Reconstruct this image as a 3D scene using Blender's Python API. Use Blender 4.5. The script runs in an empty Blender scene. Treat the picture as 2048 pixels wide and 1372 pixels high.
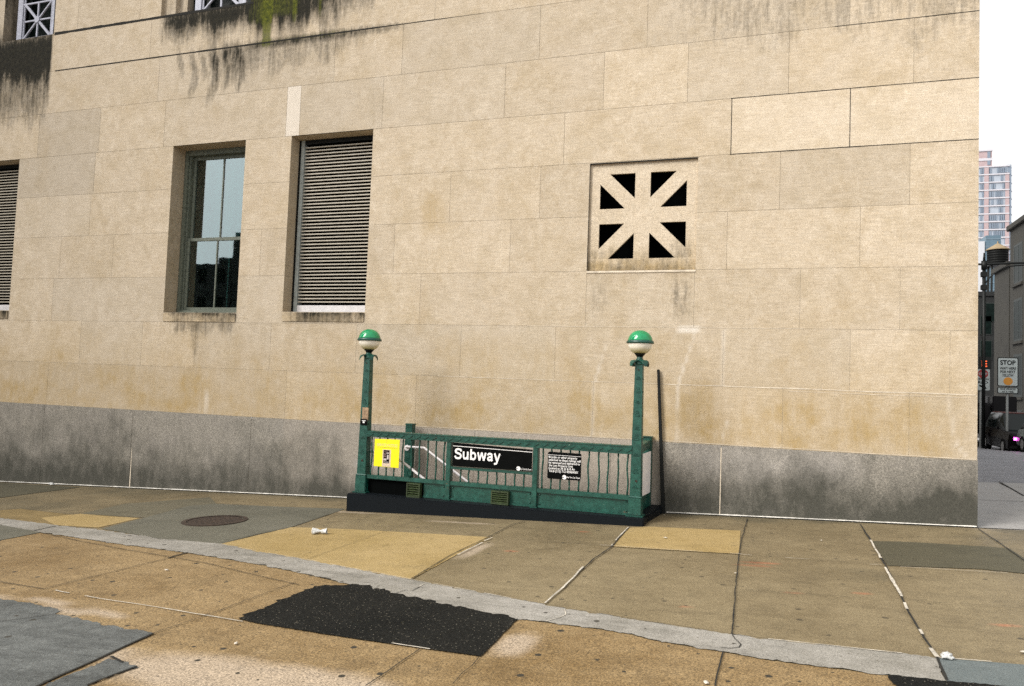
import bpy, bmesh, math, random
from mathutils import Vector, Matrix, noise
random.seed(7)
scene = bpy.context.scene
col = scene.collection
# ------------------------------------------------------------------ measuring: photo pixel -> point on a known real plane
CAM = Vector((0.0, -9.7409, 0.6935)); FPX = 1514.36
AX = (Vector((0.943886, 0.328220, 0.036766)), Vector((-0.017865, -0.060416, 0.998013)), Vector((-0.329790, 0.942667, 0.051162)))
GA, GB, GC = -0.82798, 0.044148, 0.00148
def ray(px, py): return AX[0]*((px-1024)/FPX) - AX[1]*((py-686)/FPX) + AX[2]
def at(px, py, Y=0.0):
    d = ray(px, py); return CAM + d*((Y-CAM.y)/d.y)
def atx(px, py, X):
    d = ray(px, py); return CAM + d*((X-CAM.x)/d.x)
def gz(x, y): return GA + GB*x + GC*y
def G(px, py):
    d = ray(px, py); t = -(CAM.z-GA-GC*CAM.y)/(d.z-GB*d.x-GC*d.y); return CAM + d*t
def fbm(x, y, z=0.0, o=4): return noise.fractal(Vector((x, y, z)), 1.0, 2.0, o)
def ss(a, b, x):
    t = min(1.0, max(0.0, (x-a)/(b-a))); return t*t*(3-2*t)
def lerp(a, b, t): return a+(b-a)*t
# ------------------------------------------------------------------ mesh + object helpers
class MB:
    def __init__(s): s.v = []; s.f = []; s.m = []; s.at = None
    def add(s, vs, fs, m=0):
        n = len(s.v); s.v += [Vector(p) for p in vs]; s.f += [tuple(i+n for i in f) for f in fs]; s.m += [m]*len(fs); return s
    def hexa(s, p, m=0):   # p: 4 bottom (ccw), 4 top
        return s.add(p, [(3,2,1,0),(4,5,6,7),(0,1,5,4),(1,2,6,5),(2,3,7,6),(3,0,4,7)], m)
    def box(s, x0, x1, y0, y1, z0, z1, m=0):
        return s.hexa([(x0,y0,z0),(x1,y0,z0),(x1,y1,z0),(x0,y1,z0),(x0,y0,z1),(x1,y0,z1),(x1,y1,z1),(x0,y1,z1)], m)
    def bar(s, x0, x1, y0, y1, b0, t0, b1, t1, m=0):   # horizontal bar whose bottom/top heights differ at its two ends
        return s.hexa([(x0,y0,b0),(x1,y0,b1),(x1,y1,b1),(x0,y1,b0),(x0,y0,t0),(x1,y0,t1),(x1,y1,t1),(x0,y1,t0)], m)
    def bary(s, y0, y1, x0, x1, b0, t0, b1, t1, m=0):
        return s.hexa([(x0,y0,b0),(x1,y0,b0),(x1,y1,b1),(x0,y1,b1),(x0,y0,t0),(x1,y0,t0),(x1,y1,t1),(x0,y1,t1)], m)
    def taper(s, cx, cy, w0, w1, z0, z1, m=0, d0=None, d1=None):
        a, b = w0/2, w1/2; c = (d0 or w0)/2; d = (d1 or w1)/2
        return s.hexa([(cx-a,cy-c,z0),(cx+a,cy-c,z0),(cx+a,cy+c,z0),(cx-a,cy+c,z0),(cx-b,cy-d,z1),(cx+b,cy-d,z1),(cx+b,cy+d,z1),(cx-b,cy+d,z1)], m)
    def tube(s, pts, r, n=8, m=0, cap=True):
        pts = [Vector(p) for p in pts]; rings = []
        for i, p in enumerate(pts):
            d = (pts[min(i+1, len(pts)-1)]-pts[max(i-1, 0)]).normalized()
            u = d.cross(Vector((0,0,1)));  u = u if u.length > 1e-3 else d.cross(Vector((0,1,0)))
            u.normalize(); w = d.cross(u); rr = r[i] if isinstance(r, (list, tuple)) else r
            rings.append([p+(u*math.cos(2*math.pi*k/n)+w*math.sin(2*math.pi*k/n))*rr for k in range(n)])
        vs = [q for g in rings for q in g]; fs = []
        for i in range(len(pts)-1):
            for k in range(n): fs.append((i*n+k, i*n+(k+1) % n, (i+1)*n+(k+1) % n, (i+1)*n+k))
        if cap: fs += [tuple(reversed(range(n))), tuple(range((len(pts)-1)*n, len(pts)*n))]
        return s.add(vs, fs, m)
    def lathe(s, c, prof, n=28, m=0):
        vs = []; fs = []; L = len(prof)
        for r, z in prof:
            for k in range(n):
                a = 2*math.pi*k/n; vs.append((c[0]+r*math.cos(a), c[1]+r*math.sin(a), c[2]+z))
        for i in range(L-1):
            for k in range(n): fs.append((i*n+k, i*n+(k+1) % n, (i+1)*n+(k+1) % n, (i+1)*n+k))
        fs += [tuple(reversed(range(n))), tuple(range((L-1)*n, L*n))]
        return s.add(vs, fs, m)
    def poly(s, pts, m=0): return s.add(pts, [tuple(range(len(pts)))], m)
    def build(s, name, mats, parent=None, bevel=0, smooth=False, attrs=None):
        me = bpy.data.meshes.new(name)
        off = Vector((0,0,0)); p = parent
        while p: off += p.location; p = p.parent
        me.from_pydata([q-off for q in s.v], [], s.f)
        for k in (mats if isinstance(mats, (list, tuple)) else [mats]): me.materials.append(k)
        me.polygons.foreach_set('material_index', s.m)
        if attrs:
            for an, data in attrs.items():
                a = me.attributes.new(an, 'FLOAT_COLOR', 'POINT'); a.data.foreach_set('color', [c for q in data for c in q])
        bm = bmesh.new(); bm.from_mesh(me)
        if not attrs: bmesh.ops.recalc_face_normals(bm, faces=bm.faces)
        if bevel:
            bmesh.ops.bevel(bm, geom=[e for e in bm.edges if len(e.link_faces) == 2 and e.calc_face_angle(0) > .5], offset=bevel, segments=2, affect='EDGES', clamp_overlap=True)
        bm.to_mesh(me); bm.free()
        if smooth: me.polygons.foreach_set('use_smooth', [True]*len(me.polygons))
        me.update()
        o = bpy.data.objects.new(name, me); col.objects.link(o)
        if parent: o.parent = parent
        return o
def thing(name, label, cat, loc, group=None):
    o = bpy.data.objects.new(name, None); col.objects.link(o); o.location = loc; o.empty_display_size = .1
    return tag(o, label, cat, group)
def tag(o, label=None, cat=None, group=None, kind=None):
    if label: o['label'] = label
    if cat: o['category'] = cat
    if group: o['group'] = group
    if kind: o['kind'] = kind
    return o
def struct(o): o['kind'] = 'structure'; return o
def text_mb(mb, body, o, u, w, size, m=0, bold=0.0, width=None, align='LEFT', ext=0.0015):
    """lettering as mesh: o = lower left corner, u = reading direction, w = up"""
    cu = bpy.data.curves.new('lettering', 'FONT'); cu.body = body; cu.size = 1.0; cu.offset = bold; cu.resolution_u = 3; cu.align_x = align
    ob = bpy.data.objects.new('lettering', cu); col.objects.link(ob)
    bpy.context.view_layer.update()
    me = bpy.data.meshes.new_from_object(ob.evaluated_get(bpy.context.evaluated_depsgraph_get()))
    xs = [v.co.x for v in me.vertices] or [0, 1]
    k = size; kx = size if width is None else width/(max(xs)-min(xs))
    x0 = min(xs) if align == 'LEFT' else 0
    u = Vector(u).normalized(); w = Vector(w).normalized(); nrm = u.cross(w)
    mb.add([Vector(o)+u*((v.co.x-x0)*kx)+w*(v.co.y*k)+nrm*ext for v in me.vertices], [tuple(p.vertices) for p in me.polygons], m)
    bpy.data.objects.remove(ob); bpy.data.curves.remove(cu); bpy.data.meshes.remove(me)
# ------------------------------------------------------------------ materials
def lin(r, g, b):
    f = lambda c: (c/12.92 if c <= .04045 else ((c+.055)/1.055)**2.4)
    return (f(r/255), f(g/255), f(b/255), 1)
class NT:
    def __init__(s, name):
        s.mat = bpy.data.materials.new(name); s.mat.use_nodes = True; s.t = s.mat.node_tree; s.b = s.t.nodes['Principled BSDF']
        s.co = s.t.nodes.new('ShaderNodeTexCoord').outputs['Object']
    def n(s, ty, **k):
        nd = s.t.nodes.new(ty)
        for a, v in k.items(): setattr(nd, a, v)
        return nd
    def put(s, sock, v):
        if isinstance(v, bpy.types.NodeSocket): s.t.links.new(v, sock)
        else: sock.default_value = v
    def map(s, sc):
        m = s.n('ShaderNodeMapping'); s.put(m.inputs[0], s.co); m.inputs['Scale'].default_value = sc; return m.outputs[0]
    def noise(s, scale, detail=4, rough=.55, vec=None, dist=0.0):
        q = s.n('ShaderNodeTexNoise'); s.put(q.inputs['Vector'], vec or s.co); q.inputs['Scale'].default_value = scale
        q.inputs['Detail'].default_value = detail; q.inputs['Roughness'].default_value = rough; q.inputs['Distortion'].default_value = dist
        return q.outputs['Fac']
    def vor(s, scale, feature='F1', out='Distance', vec=None, rnd=1.0):
        q = s.n('ShaderNodeTexVoronoi', feature=feature); s.put(q.inputs['Vector'], vec or s.co); q.inputs['Scale'].default_value = scale; q.inputs['Randomness'].default_value = rnd
        return q.outputs[out]
    def rng(s, x, a, b, c=0.0, d=1.0, smooth=False):
        q = s.n('ShaderNodeMapRange'); q.interpolation_type = 'SMOOTHSTEP' if smooth else 'LINEAR'
        for i, v in enumerate((x, a, b, c, d)): s.put(q.inputs[i], v)
        return q.outputs[0]
    def math(s, op, a, b=0.0):
        q = s.n('ShaderNodeMath', operation=op); s.put(q.inputs[0], a); s.put(q.inputs[1], b); return q.outputs[0]
    def mix(s, f, a, b, blend='MIX'):
        q = s.n('ShaderNodeMix', data_type='RGBA', blend_type=blend); s.put(q.inputs[0], f); s.put(q.inputs[6], a); s.put(q.inputs[7], b); return q.outputs[2]
    def attr(s, name):
        q = s.n('ShaderNodeAttribute'); q.attribute_name = name
        r = s.n('ShaderNodeSeparateColor'); s.put(r.inputs[0], q.outputs['Color']); return r.outputs[0], r.outputs[1], r.outputs[2], q.outputs['Alpha']
    def done(s, color, rough=.8, bump=None, bs=.3, bd=.01, metal=0.0, spec=.5):
        s.put(s.b.inputs['Base Color'], color); s.put(s.b.inputs['Roughness'], rough); s.b.inputs['Metallic'].default_value = metal
        s.b.inputs['Specular IOR Level'].default_value = spec
        if bump is not None:
            q = s.n('ShaderNodeBump'); q.inputs['Strength'].default_value = bs; q.inputs['Distance'].default_value = bd; s.put(q.inputs['Height'], bump)
            s.put(s.b.inputs['Normal'], q.outputs[0])
        return s.mat
def plain(name, c, rough=.7, metal=0.0, var=.15, sc=30, spec=.5, bs=.1):
    t = NT(name); n = t.noise(sc, 5, .6); k = tuple(x*(1-var) for x in c[:3])+(1,); k2 = tuple(min(1, x*(1+var)) for x in c[:3])+(1,)
    return t.done(t.mix(t.rng(n, .3, .7), k, k2), rough, n, bs, .003, metal, spec)

def stone_mat(name, rel=1.0):
    t = NT(name)
    soot, moss, ochre, pale = t.attr('stain'); tint, warm, _, _ = t.attr('block')
    A = (.63, .535, .41, 1); B = (.45, .355, .235, 1)
    big = t.noise(.9, 5, .6); mid = t.noise(6, 6, .7, t.map((1, 1, .8)), .6); grain = t.noise(75, 3, .75); grain2 = t.noise(150, 2, .8)
    c = t.mix(t.rng(t.math('ADD', t.math('MULTIPLY', mid, .5), t.math('MULTIPLY', t.noise(22, 4, .75, None, .8), .5)), .37, .63), A, B)
    c = t.mix(t.math('MULTIPLY', t.rng(big, .4, .7), .45), c, (.56, .47, .36, 1))
    c = t.mix(t.math('MULTIPLY', t.rng(t.noise(2.4, 6, .68, None, .5), .48, .66), .42), c, (.40, .315, .195, 1))
    rot = t.n('ShaderNodeMapping'); t.put(rot.inputs[0], t.co); rot.inputs['Rotation'].default_value = (0, math.radians(38), 0); rot.inputs['Scale'].default_value = (5, 1, 48)
    tool = t.noise(1.0, 3, .6, rot.outputs[0])
    c = t.mix(1.0, c, t.rng(tool, .34, .66, .90, 1.09), 'MULTIPLY')
    c = t.mix(t.math('MULTIPLY', warm, .9), c, (.42, .385, .33, 1))                        # greyer blocks
    c = t.mix(1.0, c, t.rng(tint, 0, 1, .78, 1.16), 'MULTIPLY')
    streak0 = t.noise(7, 6, .75, t.map((1.3, 1, .35)))
    oc = t.math('MULTIPLY', t.math('MULTIPLY', ochre, 1.15), t.rng(t.math('ADD', t.math('MULTIPLY', t.noise(5, 5, .7), .5), t.math('MULTIPLY', streak0, .5)), .28, .70))
    c = t.mix(t.math('MINIMUM', oc, 1.0), c, (.37, .262, .115, 1))
    c = t.mix(pale, c, (.66, .60, .52, 1))
    streak = t.noise(9, 6, .75, t.map((1.6, 1, .22))); sm = t.noise(16, 5, .7)
    sk = t.rng(t.math('ADD', soot, t.math('MULTIPLY', t.math('SUBTRACT', t.math('ADD', t.math('MULTIPLY', streak, .65), t.math('MULTIPLY', sm, .35)), .5), 2.6)), .05, 1.0, 0, 1)
    c = t.mix(t.math('MULTIPLY', sk, t.math('MINIMUM', t.math('MULTIPLY', soot, 5.0), 1.0)), c, t.mix(t.rng(sm, .35, .62), (.004, .0038, .002, 1), (.024, .021, .012, 1)))
    mk = t.rng(t.math('ADD', moss, t.math('MULTIPLY', t.math('SUBTRACT', t.noise(16, 5, .75, t.map((2.2, 1, .12))), .5), 2.0)), .35, 1.1, 0, 1)
    c = t.mix(t.math('MULTIPLY', mk, .85), c, t.mix(t.rng(sm, .38, .6), (.03, .04, .002, 1), (.115, .125, .006, 1)))
    g = t.rng(t.math('ADD', t.math('MULTIPLY', grain, .6), t.math('MULTIPLY', grain2, .4)), .36, .64, .70, 1.27)
    c = t.mix(1.0, c, g, 'MULTIPLY')
    h = t.math('ADD', t.math('ADD', t.math('MULTIPLY', grain, .5), t.math('MULTIPLY', tool, .5)), t.math('MULTIPLY', mid, .8))
    return t.done(c, .88, h, .32*rel, .008, spec=.25)
def granite_mat():
    t = NT('granite')
    dirt, wet, pink, pale = t.attr('stain')
    g1 = t.noise(90, 3, .8); g2 = t.vor(120, out='Color'); big = t.noise(1.6, 5, .65)
    s2 = t.n('ShaderNodeSeparateColor'); t.put(s2.inputs[0], g2)
    c = t.mix(t.rng(s2.outputs[0], 0, 1), (.15, .138, .116, 1), (.37, .338, .285, 1))
    c = t.mix(t.rng(big, .35, .7, 0, .45), c, (.23, .21, .19, 1))
    c = t.mix(pink, c, (.40, .345, .285, 1))
    c = t.mix(pale, c, (.5, .47, .45, 1))
    st = t.noise(7, 6, .7, t.map((1, 1, .5)))
    dk = t.rng(t.math('ADD', dirt, t.math('MULTIPLY', t.math('SUBTRACT', st, .5), 1.5)), .0, 1.1, 0, 1)
    c = t.mix(t.math('MULTIPLY', dk, .9), c, (.04, .04, .03, 1))
    c = t.mix(1.0, c, t.rng(g1, .3, .7, .6, 1.35), 'MULTIPLY')
    return t.done(c, .72, g1, .25, .004, spec=.35)
def pave_mat(name, A, B, gum=0.0, speck=.3, rough=.75, streaks=.3, grain=110, tintattr=False):
    t = NT(name); big = t.noise(.8, 6, .6); mid = t.noise(5, 6, .7); gr = t.noise(grain, 3, .8)
    long_ = t.noise(4, 6, .75, t.map((.35, 1.5, 1)))
    c = t.mix(t.rng(t.math('ADD', t.math('MULTIPLY', big, .45), t.math('ADD', t.math('MULTIPLY', mid, .3), t.math('MULTIPLY', t.noise(19, 4, .7), .25))), .39, .61), A, B)
    c = t.mix(t.rng(t.noise(2.3, 7, .75), .52, .68, 0, .4), c, tuple(x*.5 for x in A[:3])+(1,))
    c = t.mix(t.math('MULTIPLY', t.rng(long_, .48, .72), streaks), c, tuple(x*.45 for x in A[:3])+(1,))
    if tintattr:
        wr, dk, rd, _ = t.attr('stain')
        nn = t.math('MULTIPLY', t.math('SUBTRACT', mid, .5), .8)
        c = t.mix(t.rng(t.math('ADD', wr, nn), .1, 1.0, 0, .75), c, (.40, .325, .245, 1))
        c = t.mix(t.rng(t.math('ADD', dk, nn), .2, .8, 0, .75, True), c, (.085, .072, .042, 1))
        c = t.mix(t.rng(t.math('ADD', rd, nn), .3, 1.1, 0, .4), c, (.5, .10, .04, 1))
    c = t.mix(1.0, c, t.rng(gr, .36, .64, 1-speck, 1+speck), 'MULTIPLY')
    if gum:
        v = t.n('ShaderNodeTexVoronoi', voronoi_dimensions='2D'); t.put(v.inputs['Vector'], t.map((1, 1, 0))); v.inputs['Scale'].default_value = 5.5
        sp = t.n('ShaderNodeSeparateColor'); t.put(sp.inputs[0], v.outputs['Color'])
        r = t.rng(sp.outputs[0], .5, 1.0, -.05, .135)
        d = t.math('ADD', v.outputs['Distance'], t.math('MULTIPLY', t.math('SUBTRACT', t.noise(45, 2), .5), .06))
        mk = t.rng(t.math('SUBTRACT', d, r), -.03, .015, 1, 0, True)
        c = t.mix(t.math('MULTIPLY', mk, gum), c, (.03, .026, .018, 1))
        v2 = t.n('ShaderNodeTexVoronoi', voronoi_dimensions='2D'); t.put(v2.inputs['Vector'], t.map((1, 1, 0))); v2.inputs['Scale'].default_value = 21
        sp2 = t.n('ShaderNodeSeparateColor'); t.put(sp2.inputs[0], v2.outputs['Color'])
        mk2 = t.rng(t.math('SUBTRACT', v2.outputs['Distance'], t.rng(sp2.outputs[0], .72, 1, -.06, .15)), -.05, .03, 1, 0, True)
        c = t.mix(t.math('MULTIPLY', mk2, gum*.7), c, (.05, .04, .022, 1))
    return t.done(c, t.rng(big, .3, .7, rough-.12, rough+.08), gr, .35, .004, spec=.4)

M = {}
M['stone'] = stone_mat('limestone'); M['granite'] = granite_mat()
def mortar_mat():
    t = NT('mortar'); a, b, _, _ = t.attr('tone')
    return t.done(t.mix(t.rng(t.math('ADD', a, t.math('MULTIPLY', t.math('SUBTRACT', t.noise(8, 4), .5), .7)), .2, .8), (.27, .21, .125, 1), (.66, .58, .46, 1)), .9)
M['mortar'] = mortar_mat()
M['white_caulk'] = plain('white_caulk', (.64, .61, .55, 1), .8, var=.4, sc=16)
def green_mat():
    t = NT('green_paint'); n = t.noise(14, 5, .65); f = t.noise(70, 3, .7)
    c = t.mix(t.rng(n, .3, .7), (.0035, .042, .030, 1), (.009, .088, .062, 1))
    c = t.mix(t.rng(t.noise(3.3, 6, .8), .45, .7, 0, .5), c, (.004, .028, .020, 1)); c = t.mix(t.rng(t.noise(6.5, 6, .8), .64, .69), c, (.13, .06, .03, 1))
    c = t.mix(t.rng(t.noise(23, 4, .7), .68, .74), c, (.3, .42, .33, 1))
    return t.done(c, t.rng(n, .3, .7, .28, .5), f, .35, .004, spec=.5)
M['green'] = green_mat()
M['olive'] = plain('olive_grille', (.026, .042, .012, 1), .5, var=.35, sc=18)
M['rust'] = plain('rust', (.032, .019, .011, 1), .9, var=.6, sc=25)
M['black_granite'] = plain('black_granite', (.008, .010, .012, 1), .45, var=.8, sc=140, spec=.06, bs=.3)
M['black_metal'] = plain('black_metal', (.004, .005, .0045, 1), .5, var=.4, spec=.25)
M['black_sign'] = plain('black_enamel', (.0025, .003, .003, 1), .35, var=.3, sc=8, spec=.06)
M['white_sign'] = plain('white_lettering', (.83, .82, .80, 1), .5, var=.04)
M['white_panel'] = plain('white_board', (.88, .85, .85, 1), .45, var=.04, sc=7)
M['yellow'] = plain('yellow_sheet', (.84, .77, .0, 1), .45, var=.04, sc=9)
M['yellow_text'] = plain('pale_print', (.72, .60, .28, 1), .5, var=.1)
M['grey_print'] = plain('grey_print', (.30, .27, .05, 1), .6)
M['handrail'] = plain('white_handrail', (.78, .74, .74, 1), .35, var=.08)
def glass_dome():
    t = NT('green_glass'); n = t.noise(9, 3)
    return t.done(t.mix(t.rng(n, .3, .7), (.004, .20, .07, 1), (.008, .30, .11, 1)), .07, spec=.7)
M['dome'] = glass_dome()
def bowl_mat():
    t = NT('milk_glass'); z = t.n('ShaderNodeSeparateXYZ'); t.put(z.inputs[0], t.n('ShaderNodeTexCoord').outputs['Generated'])
    return t.done(t.mix(t.rng(t.math('ADD', z.outputs[2], t.math('MULTIPLY', t.noise(25), .25)), .15, .75), (.50, .43, .18, 1), (.80, .75, .64, 1)), .35)
M['bowl'] = bowl_mat()
M['alu'] = plain('aluminium_slat', (.43, .39, .315, 1), .5, var=.12, sc=15)
M['alu_grey'] = plain('grey_frame', (.33, .36, .34, 1), .5, var=.2, sc=15)
M['alu_pale'] = plain('pale_frame', (.64, .62, .62, 1), .5, var=.1, sc=15)
M['steel_win'] = plain('green_grey_sash', (.115, .13, .10, 1), .5, var=.35, sc=22)
M['dark'] = plain('dark_room', (.0015, .002, .002, 1), .95, spec=.05)  # near-black, stands in for shade behind openings and between slats
M['white_iron'] = plain('white_ironwork', (.42, .43, .50, 1), .5, var=.15, sc=20)
M['pane_dark'] = plain('dark_pane', (.004, .008, .007, 1), .35, var=.4, sc=2, spec=.08)
def glass_mat():
    t = NT('window_glass'); nt = t.t
    gl = t.n('ShaderNodeBsdfGlossy'); gl.inputs['Color'].default_value = (.55, .61, .63, 1); gl.inputs['Roughness'].default_value = .015
    w = t.n('ShaderNodeBump'); w.inputs['Strength'].default_value = .05; w.inputs['Distance'].default_value = .01; t.put(w.inputs['Height'], t.noise(2.2, 2)); t.put(gl.inputs['Normal'], w.outputs[0])
    tr = t.n('ShaderNodeBsdfTransparent'); tr.inputs['Color'].default_value = (.45, .62, .60, 1)
    mx = t.n('ShaderNodeMixShader'); mx.inputs[0].default_value = .24
    t.put(mx.inputs[1], tr.outputs[0]); t.put(mx.inputs[2], gl.outputs[0]); t.put(nt.nodes['Material Output'].inputs['Surface'], mx.outputs[0])
    return t.mat
M['glass'] = glass_mat()
M['teal_int'] = plain('teal_interior', (.03, .085, .08, 1), .8, var=.5, sc=3)
M['pave'] = pave_mat('tan_concrete', (.146, .112, .060, 1), (.228, .181, .104, 1), gum=.7, speck=.38, rough=.6, tintattr=True)
M['front'] = pave_mat('ochre_aggregate', (.165, .104, .040, 1), (.278, .195, .096, 1), gum=1.0, speck=.6, streaks=.3, grain=85, tintattr=True)
M['ochre'] = pave_mat('ochre_slab', (0.2976, 0.2106, 0.0806, 1), (0.3744, 0.2761, 0.1272, 1), gum=.3, speck=.3, streaks=.12)
M['brown'] = pave_mat('brown_slab', (0.1536, 0.1076, 0.0382, 1), (0.2304, 0.1638, 0.0678, 1), gum=.3, speck=.35)
M['grey_slab'] = pave_mat('grey_slab', (0.0960, 0.0936, 0.0695, 1), (0.1296, 0.1236, 0.0950, 1), gum=.2, speck=.35, streaks=.15)
M['dark_slab'] = pave_mat('dark_slab', (0.0595, 0.0543, 0.0322, 1), (0.0816, 0.0730, 0.0441, 1), speck=.3, streaks=.1)
M['blue_grey'] = pave_mat('blue_grey_slab', (.052, .057, .055, 1), (.135, .142, .136, 1), gum=.9, speck=.45, streaks=.7)
M['strip'] = pave_mat('pale_strip', (.20, .188, .16, 1), (.33, .312, .28, 1), gum=.9, speck=.35, streaks=.6)
M['strip_blue'] = pave_mat('blue_strip', (0.0960, 0.1170, 0.1187, 1), (0.1344, 0.1544, 0.1526, 1), speck=.25, streaks=.1)
M['side_walk'] = pave_mat('side_concrete', (0.2592, 0.2480, 0.2332, 1), (0.3456, 0.3323, 0.3138, 1), speck=.2, rough=.5, streaks=.3)
def asph(name, A, B, sp=.6, rough=.8):
    t = NT(name); g = t.vor(170, out='Color'); s2 = t.n('ShaderNodeSeparateColor'); t.put(s2.inputs[0], g); n = t.noise(60, 4, .8)
    c = t.mix(t.rng(t.noise(1.5, 5), .3, .7), A, B); c = t.mix(1.0, c, t.rng(n, .36, .64, .25, 1.9), 'MULTIPLY')
    c = t.mix(t.math('MULTIPLY', t.rng(s2.outputs[0], .985, .992), sp), c, (.3, .27, .21, 1))
    return t.done(c, rough, n, .6, .01, spec=.12)
M['asphalt'] = asph('black_asphalt', (.0055, .006, .0055, 1), (.0115, .0115, .010, 1))
M['road'] = asph('road_asphalt', (.17, .172, .185, 1), (.24, .24, .258, 1), .15, .5)
M['joint'] = plain('joint_dirt_shadow', (.011, .010, .007, 1), .95, var=.5, sc=20)
# ------------------------------------------------------------------ camera, sky, sun
cam = bpy.data.cameras.new('camera'); co = bpy.data.objects.new('camera', cam); col.objects.link(co)
co.matrix_world = Matrix(((AX[0].x, AX[1].x, -AX[2].x, CAM.x), (AX[0].y, AX[1].y, -AX[2].y, CAM.y), (AX[0].z, AX[1].z, -AX[2].z, CAM.z), (0,0,0,1)))
cam.sensor_width = 36; cam.sensor_fit = 'HORIZONTAL'; cam.lens = 36*FPX/2048; cam.clip_end = 3000; cam.clip_start = .05
scene.camera = co
SUN_EL, SUN_AZ = math.radians(38), math.radians(229)     # azimuth clockwise from +Y
w = bpy.data.worlds.new('World'); scene.world = w; w.use_nodes = True; nt = w.node_tree
sky = nt.nodes.new('ShaderNodeTexSky'); sky.sky_type = 'NISHITA'; sky.sun_disc = False; sky.sun_elevation = SUN_EL; sky.sun_rotation = SUN_AZ
sky.air_density = 1.0; sky.dust_density = 4.0
hs = nt.nodes.new('ShaderNodeHueSaturation'); hs.inputs['Saturation'].default_value = .03; hs.inputs['Value'].default_value = 1.25
nt.links.new(sky.outputs[0], hs.inputs['Color']); ov = nt.nodes.new('ShaderNodeMix'); ov.data_type = 'RGBA'; ov.inputs[0].default_value = .55; ov.inputs[7].default_value = (5.6, 5.6, 5.6, 1)   # cloud cover evens the sky out
nt.links.new(hs.outputs[0], ov.inputs[6]); nt.links.new(ov.outputs[2], nt.nodes['Background'].inputs['Color'])
nt.nodes['Background'].inputs['Strength'].default_value = .053
sl = bpy.data.lights.new('sun', 'SUN'); sl.energy = 1.5; sl.angle = math.radians(42); sl.color = (1.0, .95, .88)
so = bpy.data.objects.new('sun', sl); col.objects.link(so)
sd = Vector((math.sin(SUN_AZ)*math.cos(SUN_EL), math.cos(SUN_AZ)*math.cos(SUN_EL), math.sin(SUN_EL)))
so.rotation_euler = sd.to_track_quat('Z', 'Y').to_euler(); so.location = (0, -6, 12)
scene.cycles.use_denoising = False
scene.view_settings.view_transform = 'Standard'; scene.view_settings.look = 'None'; scene.view_settings.exposure = 1.97; scene.view_settings.gamma = 1
# ------------------------------------------------------------------ the stone building
CX = 2.135; XL = -19.0
LV = [0.006, .737, 1.46, 2.195, 2.927, 3.652, 4.368, 5.152, 5.915, 6.60, 7.40, 8.15, 8.9, 9.6]
WIN = (-9.443, -8.0, 1.615, 4.364); LOU = (-7.145, -5.712, 1.635, 4.36); LOL = (-14.36, -12.92, 1.635, 4.36); VEN = (-2.39, -.985, 2.20, 3.637)
U1 = (-13.57, -12.298, 6.60, 9.2); U2 = (-9.88, -8.06, 6.60, 9.2)
OPEN = [WIN, LOU, LOL, VEN, U1, U2]
def wx(px, py): return at(px, py).x
JN = {0: [(94,780),(572,780),(831,810),(1185,830),(1565,830),(1818,850)], 1: [(160,690),(283,690),(390,690),(540,700),(712,700),(921,700),(1110,700),(1446,710),(1700,720),(1900,720)],
      2: [(105,600),(655,600),(840,600),(1172,600),(1388,600),(1600,600),(1800,600)], 3: [(120,520),(225,520),(520,520),(788,500),(1020,500),(1454,480),(1720,480)],
      4: [(180,430),(900,400),(1080,390),(1560,360),(1820,340)], 5: [(190,330),(1128,290),(1463,240),(1700,240)],
      6: [(78,260),(200,250),(330,240),(573.5,220),(601,210),(766,200),(1010,180),(1208,150),(1376,140),(1578,110),(1828,90)],
      7: [(88,180),(318,150),(480,120),(670,110),(805,100),(1080,60),(1295,50),(1700,20)], 8: [(105,100),(302,70),(487,50),(640,35),(870,20)]}
bld = thing('stone_building', 'large pale limestone building with grey granite base and recessed windows', 'building', (CX, 0, 0))
def seg_minus(x0, x1, z0, z1):
    rects = [(x0, x1, z0, z1)]
    for (a, b, c, d) in OPEN:
        out = []
        for (p, q, r, s) in rects:
            if b <= p+1e-4 or a >= q-1e-4 or d <= r+1e-4 or c >= s-1e-4: out.append((p, q, r, s)); continue
            if a > p+.01: out.append((p, a, r, s))
            if b < q-.01: out.append((b, q, r, s))
            lo, hi = max(p, a), min(q, b)
            if c > r+.01: out.append((lo, hi, r, c))
            if d < s-.01: out.append((lo, hi, d, s))
        rects = out
    return rects
SCARS = [[(1390,657),(1383,690),(1370,725),(1357,768),(1355,800),(1354,830),(1352,880)], [(1896,790),(1900,820),(1905,850),(1912,885),(1935,919)], [(1452,845),(1446,880),(1441,895)],
         [(1446,660),(1446,700),(1444,770)], [(1190,765),(1186,800),(1184,870)], [(1212,690),(1200,730),(1188,764)]]
SC = [[(at(*p).x, at(*p).z) for p in l] for l in SCARS]
def dseg(px, pz, a, b):
    dx, dz = b[0]-a[0], b[1]-a[1]; t = max(0, min(1, ((px-a[0])*dx+(pz-a[1])*dz)/(dx*dx+dz*dz))); return math.hypot(px-a[0]-t*dx, pz-a[1]-t*dz)
def bx(x, z, x0, x1, z0, z1, sx=.1, sz=.1): return ss(x0-sx, x0+sx, x)*(1-ss(x1-sx, x1+sx, x))*ss(z0-sz, z0+sz, z)*(1-ss(z1-sz, z1+sz, z))
DRIPX = [(-9.15,.07,1.0),(-8.95,.05,.6),(-8.72,.09,1.15),(-8.5,.05,.9),(-8.35,.1,.7),(-8.2,.05,1.0),(-9.4,.06,.5)]
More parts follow.
